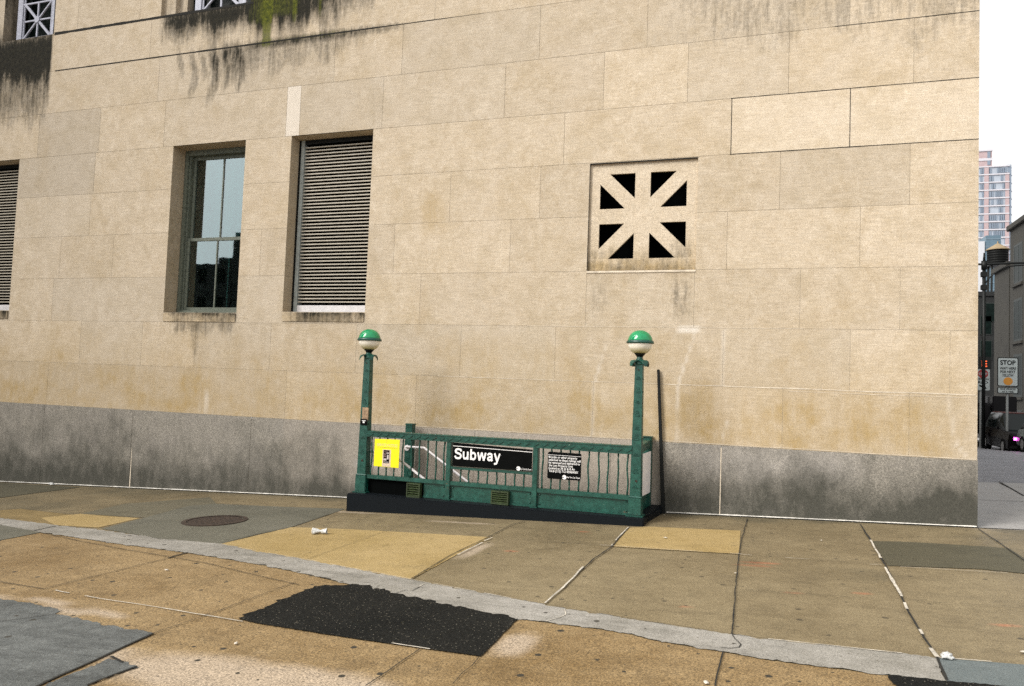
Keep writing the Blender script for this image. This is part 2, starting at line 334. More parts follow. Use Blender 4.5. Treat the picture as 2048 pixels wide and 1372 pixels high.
def stain(x, z):
    n1 = fbm(x*1.4, z*1.4, 3.1); n2 = fbm(x*3.5, z*.6, 9.0, 5)
    soot = moss = ochre = pale = 0.0
    # soot under the two upper windows
    soot += bx(x, z, -18.5, -12.32, 5.95+.2*n2, 6.7, .03, .35)*1.15
    soot += bx(x, z, -18.5, -12.32, 5.1+.25*n2, 6.2, .03, .45)*.62
    soot += bx(x, z, -9.75+.2*n1, -8.0, 6.30+.2*n2-.1*ss(-9.6,-8.6,x), 6.7, .2, .3)*1.2
    soot += bx(x, z, -8.05, -5.75, 6.18+.3*n2, 6.8, .15, .3)*lerp(1.5, .5, ss(-8, -5.6, x))
    soot += bx(x, z, -8.05, -5.3, 5.83, 5.95, .3, .04)*.5+bx(x, z, -8.6, -6, 5.55+.3*n2, 5.93, .25, .15)*.34
    for dx, wd, ln in DRIPX: soot += (1-ss(wd*.4, wd*1.6, abs(x-dx-.06*math.sin(z*6))))*bx(x, z, -20, 5, 5.92-.75*ln, 5.95, .1, .2)*.5
    soot += bx(x, z, -8.9, -7.9, 5.3, 5.95, .25, .25)*.2
    for dx, wd, zb, k in ((-7.72,.09,5.95,1.0),(-7.2,.05,6.15,.75),(-6.75,.035,6.2,.8),(-6.05,.04,6.45,.7),(-5.85,.04,6.5,.7),(-7.9,.2,6.2,.5),(-7.45,.25,6.3,.5),(-7.72,.08,5.8,.6)):
        moss += (1-ss(wd*.5, wd*1.3, abs(x-dx)))*bx(x, z, -20, 5, zb, 7, .1, .1)*k
    moss += bx(x, z, -8.1, -6.1, 5.87, 5.97, .3, .03)*.5+bx(x, z, -8.0, -5.7, 6.3, 6.8, .3, .2)*.2
    # darker high on the right, and dirt round the vent
    soot += bx(x, z, -1.3, 3, 4.95+.5*n1, 7.5, .7, .35)*.21+bx(x, z, 1.6, 3, 1, 7, .4, 1)*.05
    soot += bx(x, z, -2.33, -2.1, 1.55+.2*n2, 2.15, .07, .25)*.16+bx(x, z, -1.3, -1.05, 1.55+.2*n2, 2.15, .09, .25)*.24
    # under the sills
    soot += bx(x, z, -9.4, -8.03, 1.50, 1.63, .12, .05)*.8+bx(x, z, -9.25, -8.05, 1.3+.12*n2, 1.5, .12, .12)*.42+bx(x, z, -8.83, -8.72, .95, 1.5, .05, .2)*.4
    soot += bx(x, z, -7.05, -5.72, 1.48, 1.64, .1, .04)*.42+bx(x, z, -14.3, -12.95, 1.48, 1.64, .1, .04)*.55
    # golden staining low down
    ochre += bx(x, z, -19, 2, -.1, .45+.35*n1, .3, .35)*(.5+.55*n1)+bx(x, z, -19, 2.1, -.1, 1.15+.4*n1, .2, .5)*.38
    ochre += .30*max(0, n1)+bx(x, z, -4.85, -4.55, 2.95, 3.35, .12, .18)*.75+bx(x, z, -4.85, -4.4, 2.75, 3.0, .15, .1)*.35
    ochre += bx(x, z, -2.0, -.7, .1, .62, .2, .2)*.35
    pale += bx(x, z, -1.19, -.92, 1.40, 1.47, .04, .015)*.9+bx(x, z, -8.52, -8.45, .02, .35, .03, .1)*.5
    for l in SC:
        if min(p[0] for p in l)-.1 < x < max(p[0] for p in l)+.1:
            d = min(dseg(x, z, l[i], l[i+1]) for i in range(len(l)-1)); pale += (1-ss(.006, .026, d))*.42*max(0, .8+.9*fbm(x*2, z*2.2, 12))
    return (max(0, soot), max(0, moss), min(1, max(0, ochre)), min(1, pale))
def wall_mesh():
    mb = MB(); st = []; bl = []
    rnd = random.Random(3)
    for k in range(len(LV)-1):
        z0, z1 = LV[k], LV[k+1]
        xs = [XL]+sorted(wx(*p) for p in JN.get(k, []))+[CX]
        xs2 = [XL]
        for x in xs[1:]:
            while x-xs2[-1] > 2.6 and xs2[-1] < -13.8 or (k >= 9 and x-xs2[-1] > 2.2): xs2.append(xs2[-1]+rnd.uniform(1.2, 1.7))
            xs2.append(x)
        for x0, x1 in zip(xs2, xs2[1:]):
            tint = rnd.uniform(.34, .68); warm = max(0, rnd.uniform(-.3, .22))+.12
            xm = (x0+x1)/2
            if k == 5 and xm > -.6: tint, warm = .92, .25
            if k == 6 and abs(xm+7.15) < .13: tint, warm = 1.0, .0
            if k == 0: tint -= .06
            g = .0016 if k < 5 else .0019
            big_pale = k == 6 and abs(xm+7.15) < .13
            for (a, b, c, d) in seg_minus(x0, x1, z0, z1):
                a2, b2 = a+(g if abs(a-x0) < 1e-4 else 0), b-(g if abs(b-x1) < 1e-4 and b < CX-.01 else 0)
                c2 = c+(g if abs(c-z0) < 1e-4 else 0); d2 = d-(g if abs(d-z1) < 1e-4 else 0)
                vis = b > -14.5 and c < 7.7; step = .04 if vis else .5
                nx = max(1, int((b2-a2)/step)); nz = max(1, int((d2-c2)/step)); base = len(mb.v); vs = []
                for j in range(nz+1):
                    for i in range(nx+1):
                        x = lerp(a2, b2, i/nx); z = lerp(c2, d2, j/nz); vs.append((x, -.0*rnd.random(), z))
                        s = stain(x, z) if vis else (0, 0, 0, 0)
                        if big_pale: s = (s[0]*.3, 0, 0, .8)
                        st.append(s); bl.append((tint, warm, 0, 1))
                fs = [(j*(nx+1)+i, j*(nx+1)+i+1, (j+1)*(nx+1)+i+1, (j+1)*(nx+1)+i) for j in range(nz) for i in range(nx)]
                mb.add(vs, fs)
    # reveals of the openings, end wall, drip ledge under the upper windows
    def quad(p, tint, s, n=8):
        a, b, c, d = [Vector(q) for q in p]; vs = []
        for j in range(n+1):
            for i in range(n+1):
                q = a.lerp(b, i/n).lerp(d.lerp(c, i/n), j/n); vs.append(q); st.append(s); bl.append((tint, .15, 0, 1))
        mb.add(vs, [(j*(n+1)+i, j*(n+1)+i+1, (j+1)*(n+1)+i+1, (j+1)*(n+1)+i) for j in range(n) for i in range(n)])
    for O_, dep, s in ((WIN,.34,(.06,0,.35,0)),(LOU,.30,(.05,0,.3,0)),(LOL,.30,(.1,0,.1,0)),(U1,.42,(.55,0,0,0)),(U2,.5,(.12,0,0,0))):
        a, b, c, d = O_
        quad([(a,0,c),(a,dep,c),(a,dep,d),(a,0,d)], .3, s); quad([(b,dep,c),(b,0,c),(b,0,d),(b,dep,d)], .4, s)
        quad([(a,0,d),(a,dep,d),(b,dep,d),(b,0,d)], .3, s); 
        if O_ in (U1, U2): quad([(a,dep,c),(a,0,c),(b,0,c),(b,dep,c)], .3, (.7,0,0,0))
    quad([(CX,0,0),(CX,60,0),(CX,60,9.6),(CX,0,9.6)], .5, (.1,0,0,0), 24)
    quad([(XL,0,9.6),(CX,0,9.6),(CX,60,9.6),(XL,60,9.6)], .5, (0,0,0,0), 4)
    quad([(XL,60,-1),(XL,0,-1),(XL,0,9.6),(XL,60,9.6)], .5, (0,0,0,0), 4)
    return mb.build('wall', M['stone'], bld, attrs={'stain': st, 'block': bl})
wall_mesh()
def sills():
    for (a, b, c, d), nm in ((WIN, 'sill'), (LOU, 'sill'), (LOL, 'sill')):
        mb = MB(); st = []
        vs = [(a,-.012,c-.145),(b,-.012,c-.145),(b,-.02,c-.012),(a,-.02,c-.012),(b,.34,c+.012),(a,.34,c+.012)]
        n = 24; V = []
        for j, (y, z) in enumerate(((.02,c-.148),(-.014,c-.145),(-.018,c-.07),(-.02,c-.012),(.15,c+.004),(.34,c+.012))):
            for i in range(n+1):
                x = lerp(a+.01, b-.01, i/n); V.append((x, y, z)); q = fbm(x*4, z*3, 2)
                st.append((max(0, (.30,.42,.58,.85,.6,.4)[j]+.5*q)*ss(a-.02, a+.35, x), .12*max(0, q), .45, 0))
        mb.add(V, [(j*(n+1)+i, j*(n+1)+i+1, (j+1)*(n+1)+i+1, (j+1)*(n+1)+i) for j in range(5) for i in range(n)])
        mb.build(nm, M['stone'], bld, attrs={'stain': st, 'block': [(.45,.1,0,1)]*len(V)})
sills()
def mortar():
    mb = MB(); tn = []
    for k in range(len(LV)-1):
        z0, z1 = LV[k], LV[k+1]; pale = .8 if k < 3 else (.42 if k < 5 else .3)
        for (a, b, c, d) in seg_minus(XL, CX, z0, z1):
            n = 40; 
            vs = [(lerp(a, b, i/n), .004, z) for z in (c, d) for i in range(n+1)]
            for z in (c, d):
                for i in range(n+1): tn.append((pale+.1*(ss(-4, 2, lerp(a, b, i/n)) if k < 3 else 0)-.35*(k == 5 and z == d), 0, 0, 1))
            mb.add(vs, [(i, i+1, n+2+i, n+1+i) for i in range(n)])
    mb.build('mortar', M['mortar'], bld, attrs={'tone': tn})
    cb = MB()   # smeared caulk along the low courses
    for (z, x0, x1, h, wob) in ((LV[1], -1.3, CX-.02, .016, .006), (LV[1]-.035, .15, CX-.06, .007, .004), (LV[2], -3.2, .3, .008, .003), (LV[1], -4.5, -1.3, .008, .003), (LV[0]+.012, -6.0, CX-.01, .010, .006)):
        n = 90; vs = []
        for i in range(n+1):
            x = lerp(x0, x1, i/n); hh = h*(.45+.75*abs(fbm(x*3, z*9, 1)))
            vs += [(x, -.003, z-hh/2+wob*fbm(x*1.3, z)), (x, -.003, z+hh/2+wob*fbm(x*1.3, z))]
        cb.add(vs, [(2*i, 2*i+2, 2*i+3, 2*i+1) for i in range(n)])
    M['caulk'] = plain('caulk', (.60, .52, .41, 1), .85, var=.25, sc=9)
    cb.build('pointing', M['caulk'], bld)
    dk = MB()   # shadow lines of the upper courses drawn as dark strips, plus dark joints
    for (z, x0, x1, h) in ((LV[8], -12.2, -4.0, .022), (LV[9], -12.28, -8.0, .045), (LV[6], -.6, CX, .008), (LV[5], -.6, CX, .009), (LV[7], .6, CX, .008)):
        n = 60; vs = []
        for i in range(n+1):
            x = lerp(x0, x1, i/n); hh = h*(.5+.6*abs(fbm(x*2, z*7, 4))+.3)*(1-.8*ss(-6.5, -4, x) if z == LV[8] else 1)
            vs += [(x, -.0025, z-hh/2), (x, -.0025, z+hh/2)]
        dk.add(vs, [(2*i, 2*i+2, 2*i+3, 2*i+1) for i in range(n)])
    for x, z0, z1 in ((wx(1463,240), LV[5], LV[6]), (wx(1700,240), LV[5], LV[6])):
        dk.add([(x-.004,-.0025,z0),(x+.004,-.0025,z0),(x+.004,-.0025,z1),(x-.004,-.0025,z1)], [(0,1,2,3)])
    dk.build('joint_shadow_line', M['joint'], bld)
mortar()
def granite():
    mb = MB(); st = []
    xs = [XL, -14, -11.9, wx(262,900), wx(500,900), wx(748,900), -3.9, -2.0, wx(1441,960), CX+.006]
    for x0, x1 in zip(xs, xs[1:]):
        a, b = x0+.003, x1-(.003 if x1 < CX else 0); nx = max(2, int((b-a)/.05)); nz = 60; V = []; zb = -2.9
        for j in range(nz+1):
            z = lerp(zb, LV[0], j/nz)
            if j > 20: z = lerp(-1.35, LV[0], (j-20)/(nz-20))
            elif j <= 20: z = lerp(zb, -1.35, j/20)
            for i in range(nx+1):
                x = lerp(a, b, i/nx); h = (z-gz(x, 0))/(LV[0]-gz(x, 0)); n = fbm(x*1.6, z*1.6, 5); n2 = fbm(x*4, z*.8, 7)
                pit = ss(-5.35, -4.9, x)*(1-ss(-1.5, -1.3, x))
                d = (1-ss(.1, 1.05+.4*n, h))*(1.0 if x > -1.3 else .6)+.5*max(0, n)*ss(-1.2, 0, x)+.02+.2*ss(1, 2.1, x)
                if x < -5.2:
                    d = (1-ss(.02, .85+.5*n, h))*1.0+.0
                    d += bx(x, z, -6.55, -5.9, -1.2, -.2, .12, .2)*.4*(n2+.6)+bx(x, z, -5.72, -5.5, -1.1, -.62+.1*n, .06, .08)*.55
                    d *= 1-.75*bx(x, z, -5.85, -5.1, -.95, .1, .2, .2); d += .14*ss(-8.5, -11, x)
                d *= (1-pit); pk = pit*.8+.25*(1-ss(-6.4, -5.6, x) if x > -7 else 0)+bx(x, z, -6, -4.8, -.9, .1, .3, .2)*.35
                pl = bx(x, z, -5.75, -5.3, -.62, -.52, .1, .04)*.5+bx(x, z, -1, .9, -.38, .02, .3, .2)*.22
                V.append((x, -.006, z)); st.append((max(0, d), 0, min(.9, pk), pl))
        mb.add(V, [(j*(nx+1)+i, j*(nx+1)+i+1, (j+1)*(nx+1)+i+1, (j+1)*(nx+1)+i) for j in range(nz) for i in range(nx)])
    V = [(CX+.006,-.006,-2.9),(CX+.006,60,-2.9),(CX+.006,60,LV[0]),(CX+.006,-.006,LV[0])]; mb.add(V, [(0,1,2,3)]); st += [(.4,0,0,0)]*4
    V = [(XL,-.006,LV[0]),(CX+.006,-.006,LV[0]),(CX+.006,.02,LV[0]),(XL,.02,LV[0])]; mb.add(V, [(0,1,2,3)]); st += [(.1,0,0,0)]*4
    mb.build('granite_base', M['granite'], bld, attrs={'stain': st})
    b2 = MB()
    b2.box(XL, CX-.01, .002, .03, -2.9, -.02); o = b2.build('base_joint', M['caulk'], bld)
    b3 = MB(); x = wx(1441,960); b3.add([(x-.006,-.009,gz(x,0)),(x+.006,-.009,gz(x,0)),(x+.006,-.009,-.02),(x-.006,-.009,-.02)], [(0,1,2,3)])
    b3.build('base_pointing', M['caulk'], bld); b3 = MB(); x = wx(262,940); b3.add([(x-.012,-.009,gz(x,0)),(x+.010,-.009,gz(x,0)),(x+.004,-.009,-.62),(x-.004,-.009,-.62)], [(0,1,2,3)])
    b3.build('base_pointing', M['caulk'], bld)
granite()
# sash window ------------------------------------------------------
def sash_window():
    a, b, c, d = WIN; Y = .27
    fr = MB(); fr.box(a, a+.075, Y, Y+.14, c+.01, d); fr.box(b-.075, b, Y, Y+.14, c+.01, d); fr.box(a+.075, b-.075, Y, Y+.14, d-.09, d); fr.box(a+.075, b-.075, Y-.03, Y+.14, c+.01, c+.055)
    fr.box(a+.075, a+.11, Y+.03, Y+.14, c+.055, d-.09); fr.box(b-.11, b-.075, Y+.03, Y+.14, c+.055, d-.09)
    win = fr.build('window', M['steel_win'], bld, .006)
    zm = 2.86; x0, x1 = a+.11, b-.11; mid = (x0+x1)/2
    for nm, zb, zt, yy in (('sash', zm-.03, d-.09, Y+.095), ('sash', c+.055, zm+.03, Y+.045)):
        s = MB(); w_ = .055; s.box(x0, x0+w_, yy, yy+.04, zb, zt); s.box(x1-w_, x1, yy, yy+.04, zb, zt); s.box(x0+w_, x1-w_, yy, yy+.04, zb, zb+.06); s.box(x0+w_, x1-w_, yy, yy+.04, zt-.055, zt)
        s.box(mid-.014, mid+.014, yy+.004, yy+.036, zb+.06, zt-.055); s.build(nm, M['steel_win'], win, .004)
        g = MB(); g.box(x0+w_-.005, x1-w_+.005, yy+.017, yy+.023, zb+.055, zt-.05); g.build('pane', M['glass'], win)
    r = MB(); r.add([(a,Y+1.6,c-.2),(b+1.5,Y+1.6,c-.2),(b+1.5,Y+1.6,d),(a,Y+1.6,d)], [(0,1,2,3)]); r.add([(a-1.2,Y+.15,c-.2),(a-1.2,Y+1.6,c-.2),(a-1.2,Y+1.6,d),(a-1.2,Y+.15,d)], [(0,1,2,3)])
    r.build('room', M['teal_int'], win)
    p = MB(); p.tube([(mid+.13,Y+.2,c+.05),(mid+.13,Y+.2,d-.1)], .011); p.tube([(mid+.25,Y+.24,zm),(mid+.25,Y+.24,d-.1)], .008); p.build('blind_cord', M['alu_pale'], win)
    cu = MB(); vs = []; n = 60
    for i in range(n+1):
        x = lerp(x0+.30, x1-.02, i/n); vs += [(x, Y+.30+.03*math.sin(i*.9)+.015*math.sin(i*2.3), zm+.02), (x, Y+.30+.03*math.sin(i*.9+.3), d-.05)]
    cu.add(vs, [(2*i, 2*i+2, 2*i+3, 2*i+1) for i in range(n)]); cu.build('curtain', plain('pale_curtain', (.42, .45, .46, 1), .9, var=.1), win)
    l = MB(); l.box(x0+.06, x0+.135, Y+.19, Y+.2, zm-.19, zm-.08); l.build('notice', M['white_sign'], win)
sash_window()
def louver(O_, n=47):
    a, b, c, d = O_; Y = .22
    fr = MB(); fr.box(a, a+.03, Y-.01, Y+.12, c+.01, d, 0); fr.box(a+.03, a+.10, Y, Y+.12, c+.01, d, 1); fr.box(b-.05, b, Y, Y+.12, c+.01, d, 1)
    fr.box(a+.10, b-.05, Y-.004, Y+.12, c+.01, c+.125, 2); fr.box(a+.10, b-.05, Y, Y+.12, d-.07, d, 0)
    o = fr.build('louver', [M['black_metal'], M['alu_grey'], M['alu_pale']], bld, .003)
    z0, z1 = c+.15, d-.09; s = MB(); rnd = random.Random(int(a*100))
    for i in range(n):
        z = lerp(z0, z1, (i+.5)/n); dz = .0015*rnd.uniform(-1, 1); xa, xb = a+.10, b-.05
        s.bar(xa, xb, Y+.012, Y+.034, z-.009+dz, z+.009+dz, z-.009-dz, z+.009-dz); s.bar(xa, xb, Y+.035, Y+.10, z+.004, z+.007, z+.004, z+.007, 1)  # front lip in metal; rear blade coloured black for the shade between slats
    s.build('slat', [M['alu'], M['dark']], o)
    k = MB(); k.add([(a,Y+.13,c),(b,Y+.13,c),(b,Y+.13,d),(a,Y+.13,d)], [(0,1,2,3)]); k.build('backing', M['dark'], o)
louver(LOU); louver(LOL)
def vent():
    a, b, c, d = VEN; cx, cz = (a+b)/2+.0, 2.925; Y = .03; R = .566; H = .100; K = .130; fr = MB(); st = []
    # front plate built as polygons around eight triangular openings
    bm = bmesh.new(); tris = []
    for sx in (-1, 1):
        for sz in (-1, 1):
            tris.append([(sx*H, sz*R), (sx*(R-K), sz*R), (sx*H, sz*(H+K))]); tris.append([(sx*R, sz*H), (sx*R, sz*(R-K)), (sx*(H+K), sz*H)])
    polys = []
    def P(*p): polys.append(list(p))
    xl, xr, zb, zt = a-cx, b-cx, c-cz, d-cz
    P((xl,R),(xr,R),(xr,zt),(xl,zt)); P((xl,zb),(xr,zb),(xr,-R),(xl,-R)); P((xl,-R),(-R,-R),(-R,R),(xl,R)); P((R,-R),(xr,-R),(xr,R),(R,R))
    for s in (-1, 1):
        P((-H,s*(H+K)),(H,s*(H+K)),(H,s*R),(-H,s*R)); P((s*(H+K),-H),(s*R,-H),(s*R,H),(s*(H+K),H))
        for q in (-1, 1):
            P((s*H,q*(H+K)),(s*(R-K),q*R),(s*R,q*R),(s*R,q*(R-K)),(s*(H+K),q*H),(s*H,q*H))
    P((-H,-H),(H,-H),(H,H),(-H,H)); 
    for s in (-1, 1):
        P((-H,s*H),(H,s*H),(H,s*(H+K)),(-H,s*(H+K))); P((s*H,-H),(s*(H+K),-H),(s*(H+K),H),(s*H,H))
    def area(p): return sum(p[i][0]*p[(i+1) % len(p)][1]-p[(i+1) % len(p)][0]*p[i][1] for i in range(len(p)))
    for p in polys:
        if area(p) < 0: p.reverse()
        f = bm.faces.new([bm.verts.new((cx+u, Y, cz+v)) for u, v in p])
    bmesh.ops.remove_doubles(bm, verts=bm.verts, dist=1e-5); bmesh.ops.triangulate(bm, faces=bm.faces); bmesh.ops.subdivide_edges(bm, edges=bm.edges, cuts=3, use_grid_fill=True)
    mb = MB(); mb.add([v.co.copy() for v in bm.verts], [tuple(v.index for v in f.verts) for f in bm.faces]) if not bm.verts.index_update() else None
    bm.free()
    def add(vs, fs): mb.add(vs, fs)
    for t in tris:
        for i in range(3):
            (u0, v0), (u1, v1) = t[i], t[(i+1) % 3]; add([(cx+u0,Y,cz+v0),(cx+u1,Y,cz+v1),(cx+u1,Y+.035,cz+v1),(cx+u0,Y+.035,cz+v0)], [(0,1,2,3)])
    for q in ([(a,0,c),(a,Y,c),(a,Y,d),(a,0,d)], [(b,Y,c),(b,0,c),(b,0,d),(b,Y,d)], [(a,0,d),(a,Y,d),(b,Y,d),(b,0,d)], [(a,Y,c),(a,0,c-.0),(b,0,c-.0),(b,Y,c)]): add(q, [(0,1,2,3)])
    for v in mb.v:
        n = fbm(v.x*3, v.z*3, 6); low = 1-ss(2.22, 2.52+.2*n, v.z)
        st.append((max(0, low*(.26+.3*abs(n))+.3*bx(v.x, v.z, -1.3, -1.05, 2.2, 2.6, .08, .15)+.16*bx(v.x, v.z, -2.36, -2.15, 2.2, 2.55, .06, .15)), 0, low*.85+.15, .15*(1-low)))
    o = mb.build('vent_panel', M['stone'], bld, attrs={'stain': st, 'block': [(.72,.1,0,1)]*len(mb.v)})
    s = MB(); s.bar(a-.01, b+.005, -.012, .02, c-.035, c-.004, c-.035, c-.004); z = s.build('ledge', M['caulk'], o, .006)
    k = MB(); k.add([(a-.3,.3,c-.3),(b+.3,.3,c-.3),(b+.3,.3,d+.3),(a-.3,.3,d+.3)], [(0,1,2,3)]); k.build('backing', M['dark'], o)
    t = MB(); t.bar(a, b, -.0025, .0, d-.012, d+.006, d-.012, d+.006); t.add([(a-.006,-.0025,c),(a+.004,-.0025,c),(a+.004,-.0025,d),(a-.006,-.0025,d)], [(0,1,2,3)]); t.build('joint_shadow_line', M['joint'], o)  # dark strips painting the thin shade of the top lip and left edge
vent()
def upper_window(O_, x0, x1, nm, stepped):
    a, b, c, d = O_; Y = .12 if not stepped else .10
    g = MB(); Z = 8.6; w_ = .125
    g.box(x0, x0+w_, Y, Y+.035, c+.004, Z); g.box(x1-w_, x1, Y, Y+.035, c+.004, Z)
    xi, xj = x0+w_+.055, x1-w_-.035; bar = .022
    zb = c+.05
    for k in range(3):
        z0 = zb+k*.80; z1 = z0+.66
        g.box(xi-.06, xj+.04, Y+.005, Y+.03, z0, z0+.03); g.box(xi-.06, xj+.04, Y+.005, Y+.03, z1, z1+.03)
        xm, zm = (xi+xj)/2, (z0+z1)/2+.015
        g.box(xm-.017, xm+.017, Y+.006, Y+.028, z0+.03, z1); g.box(xi, xj, Y+.007, Y+.027, zm-.015, zm+.015)
        for (p, q, r) in (((xi,z1),(xj,z0+.03), .024), ((xi,z0+.03),(xj,z1), .014)):
            dx, dz = q[0]-p[0], q[1]-p[1]; L = math.hypot(dx, dz); ux, uz = -dz/L*r, dx/L*r
            g.hexa([(p[0]-ux,Y+.003,p[1]-uz),(q[0]-ux,Y+.003,q[1]-uz),(q[0]-ux,Y+.031,q[1]-uz),(p[0]-ux,Y+.031,p[1]-uz),(p[0]+ux,Y+.003,p[1]+uz),(q[0]+ux,Y+.003,q[1]+uz),(q[0]+ux,Y+.031,q[1]+uz),(p[0]+ux,Y+.031,p[1]+uz)])
        g.tube([(xm,Y-.012,zm),(xm,Y+.04,zm)], .062, 16)
    g.box(xi-.03, xi-.008, Y+.004, Y+.03, c+.02, Z); g.box(xj+.008, xj+.03, Y+.004, Y+.03, c+.02, Z)
    g.box(x0+w_, x1-w_, Y+.008, Y+.025, c+.012, c+.024)
    k = MB(); k.box(x0-.05, x0-.01, .2, .26, c, Z); k.box(x1+.01, x1+.05, .2, .26, c, Z); k.box(x0-.05, x1+.05, .2, .26, c, c+.05)
    win = k.build('window', M['black_metal'], bld, .004)
    g.build('grille', M['white_iron'], win, .003)
    p = MB(); p.box(a+.02, b-.02, .30, .306, c, 9.2); p.build('pane', M['pane_dark'], win)
    r = MB(); r.add([(a,.8,c),(b,.8,c),(b,.8,9.2),(a,.8,9.2)], [(0,1,2,3)]); r.build('room', M['dark'], win)
    if stepped:
        s = MB(); st = []
        for (p0, p1, y) in ((a+.0, a+.24, .07), (a+.24, a+.40, .16)):
            s.box(p0, p1, y, .5, c, 9.2)
        s.build('pilaster', M['stone'], win, attrs={'stain': [(.13,0,0,0)]*len(s.v), 'block': [(.45,.2,0,1)]*len(s.v)})
    else:
        s = MB(); s.box(b-.10, b, .06, .5, c, 9.2); s.build('jamb', M['black_metal'], win)
upper_window(U1, -13.39, -12.41, 'upper', False); upper_window(U2, -9.265, -8.235, 'upper', True)
# ------------------------------------------------------------------ ground
PIT = (-5.05, -1.45, -.72, -.03)
def gv(x, y, dz=0): return (x, y, gz(x, y)+dz)
REDS = [(1900-380,1126,.25,.05),(1505,1130,.3,.05),(1725,1188,.12,.04),(1588,1187,.16,.03),(1370,1215,.09,.04),(1165,1064,.1,.05),(1180,1068,.1,.04),(2010,1250,.1,.05),(605,1095,.08,.06),(1020,1103,.12,.05)]
REDP = [(G(p[0],p[1]).x, G(p[0],p[1]).y, p[2], p[3]) for p in REDS]
WORN = [(G(430,1352), .9, .32), (G(600,1362), .7, .22), (G(700,1024), .55, .05), (G(920,1045), .5, .04), (G(210,1310), .25, .12), (G(170,1225), .5, .07), (G(60,1200), .6, .05), (G(950,1100), .07, .5), (G(1650,1300), .7, .06), (G(1030,1290), .15, .25)]
def gstain(x, y):
    n = fbm(x*1.3, y*1.3, 2); wr = dk = rd = 0.0
    for c, rx, ry in WORN: wr = max(wr, 1-ss(.5, 1.15, math.hypot((x-c.x)/rx, (y-c.y)/ry)))
    wr = max(wr, ss(1.95, 2.1, x)*(1-ss(-.1, .3, -y))*.6)
    dk = max(dk, .75*(1-ss(.02, .55+.3*n, -y))*(1-.7*ss(-5.3, -5, x)*(1-ss(-1.6, -1.35, x))))                   # darker towards the foot of the wall
    dk = max(dk, .55*ss(1.0, 2.2, x)*(1-ss(-3.2, -4.5, y)), .6*ss(-6.5, -9.5, x))
    dk = max(dk, .5*(1-ss(.25, .6, math.hypot(x-.62, (y+2.75)*1.3))))
    for (cx, cy, a, b) in REDP: rd = max(rd, 1-ss(.3, 1.2, math.hypot((x-cx)/a, (y-cy)/b)))
    return (wr, dk*(.8+.6*n), rd, 0)
def sheet_grid(name, x0, x1, y0, y1, step, mat, dz=0.0, hole=None, inside=None):
    mb = MB(); xs = [x0+(x1-x0)*i/max(1, round((x1-x0)/step)) for i in range(max(1, round((x1-x0)/step))+1)]; ys = [y0+(y1-y0)*i/max(1, round((y1-y0)/step)) for i in range(max(1, round((y1-y0)/step))+1)]
    if hole:
        xs = sorted(set([x for x in xs if abs(x-hole[0]) > step/2 and abs(x-hole[1]) > step/2]+[hole[0], hole[1]])); ys = sorted(set([y for y in ys if abs(y-hole[2]) > step/2 and abs(y-hole[3]) > step/2]+[hole[2], hole[3]]))
    st = []; nx = len(xs)
    for y in ys:
        for x in xs: mb.v.append(Vector(gv(x, y, dz))); st.append(gstain(x, y))
    for j in range(len(ys)-1):
        for i in range(nx-1):
            xm, ym = (xs[i]+xs[i+1])/2, (ys[j]+ys[j+1])/2
            if hole and hole[0] < xm < hole[1] and hole[2] < ym < hole[3]: continue
            mb.f.append((j*nx+i, j*nx+i+1, (j+1)*nx+i+1, (j+1)*nx+i)); mb.m.append(0)
    return struct(mb.build(name, mat, attrs={'stain': st}))
sheet_grid('pavement', -20, 9, -12, .0, .07, M['pave'], hole=PIT)
DZ = [.002]
def sheet(name, px, mat, dz=.004, jit=0.0, sub=None):
    pts = [p if isinstance(p, Vector) else G(*p) for p in px]; out = []
    for i, p in enumerate(pts):
        q = pts[(i+1) % len(pts)]; n = max(1, int((q-p).length/.025)) if jit else 1
        for k in range(n):
            r = p.lerp(q, k/n); j = jit if (sub is None or i in sub) else jit*.12
            out.append(gv(r.x+j*fbm(r.x*9, r.y*9, 1)+j*.5*fbm(r.x*31, r.y*31, 4), r.y+j*fbm(r.x*9, r.y*9, 8)+j*.5*fbm(r.x*31, r.y*31, 6), dz))
    bm = bmesh.new(); f = bm.faces.new([bm.verts.new(v) for v in out]); bm.normal_update()
    if f.normal.z < 0: bmesh.ops.reverse_faces(bm, faces=[f])
    bmesh.ops.triangulate(bm, faces=[f]); me = bpy.data.meshes.new(name); bm.to_mesh(me); bm.free(); me.materials.append(mat)
    o = bpy.data.objects.new(name, me); col.objects.link(o); return struct(o)
STRIP_T = [(0,1037),(110,1051),(225,1064),(325,1079),(440,1089),(512,1104),(612,1121),(819,1160),(1024,1199),(1136,1220),(1299,1246),(1464,1271),(1536,1281),(1771,1306),(1873,1318)]
STRIP_B = [(0,1051),(82,1066),(230,1088),(375,1107),(512,1129),(637,1155),(674,1165),(792,1189),(1024,1238),(1086,1246),(1199,1260),(1261,1270),(1301,1281),(1374,1294),(1449,1306),(1536,1322),(1671,1339),(1771,1352),(1893,1366)]
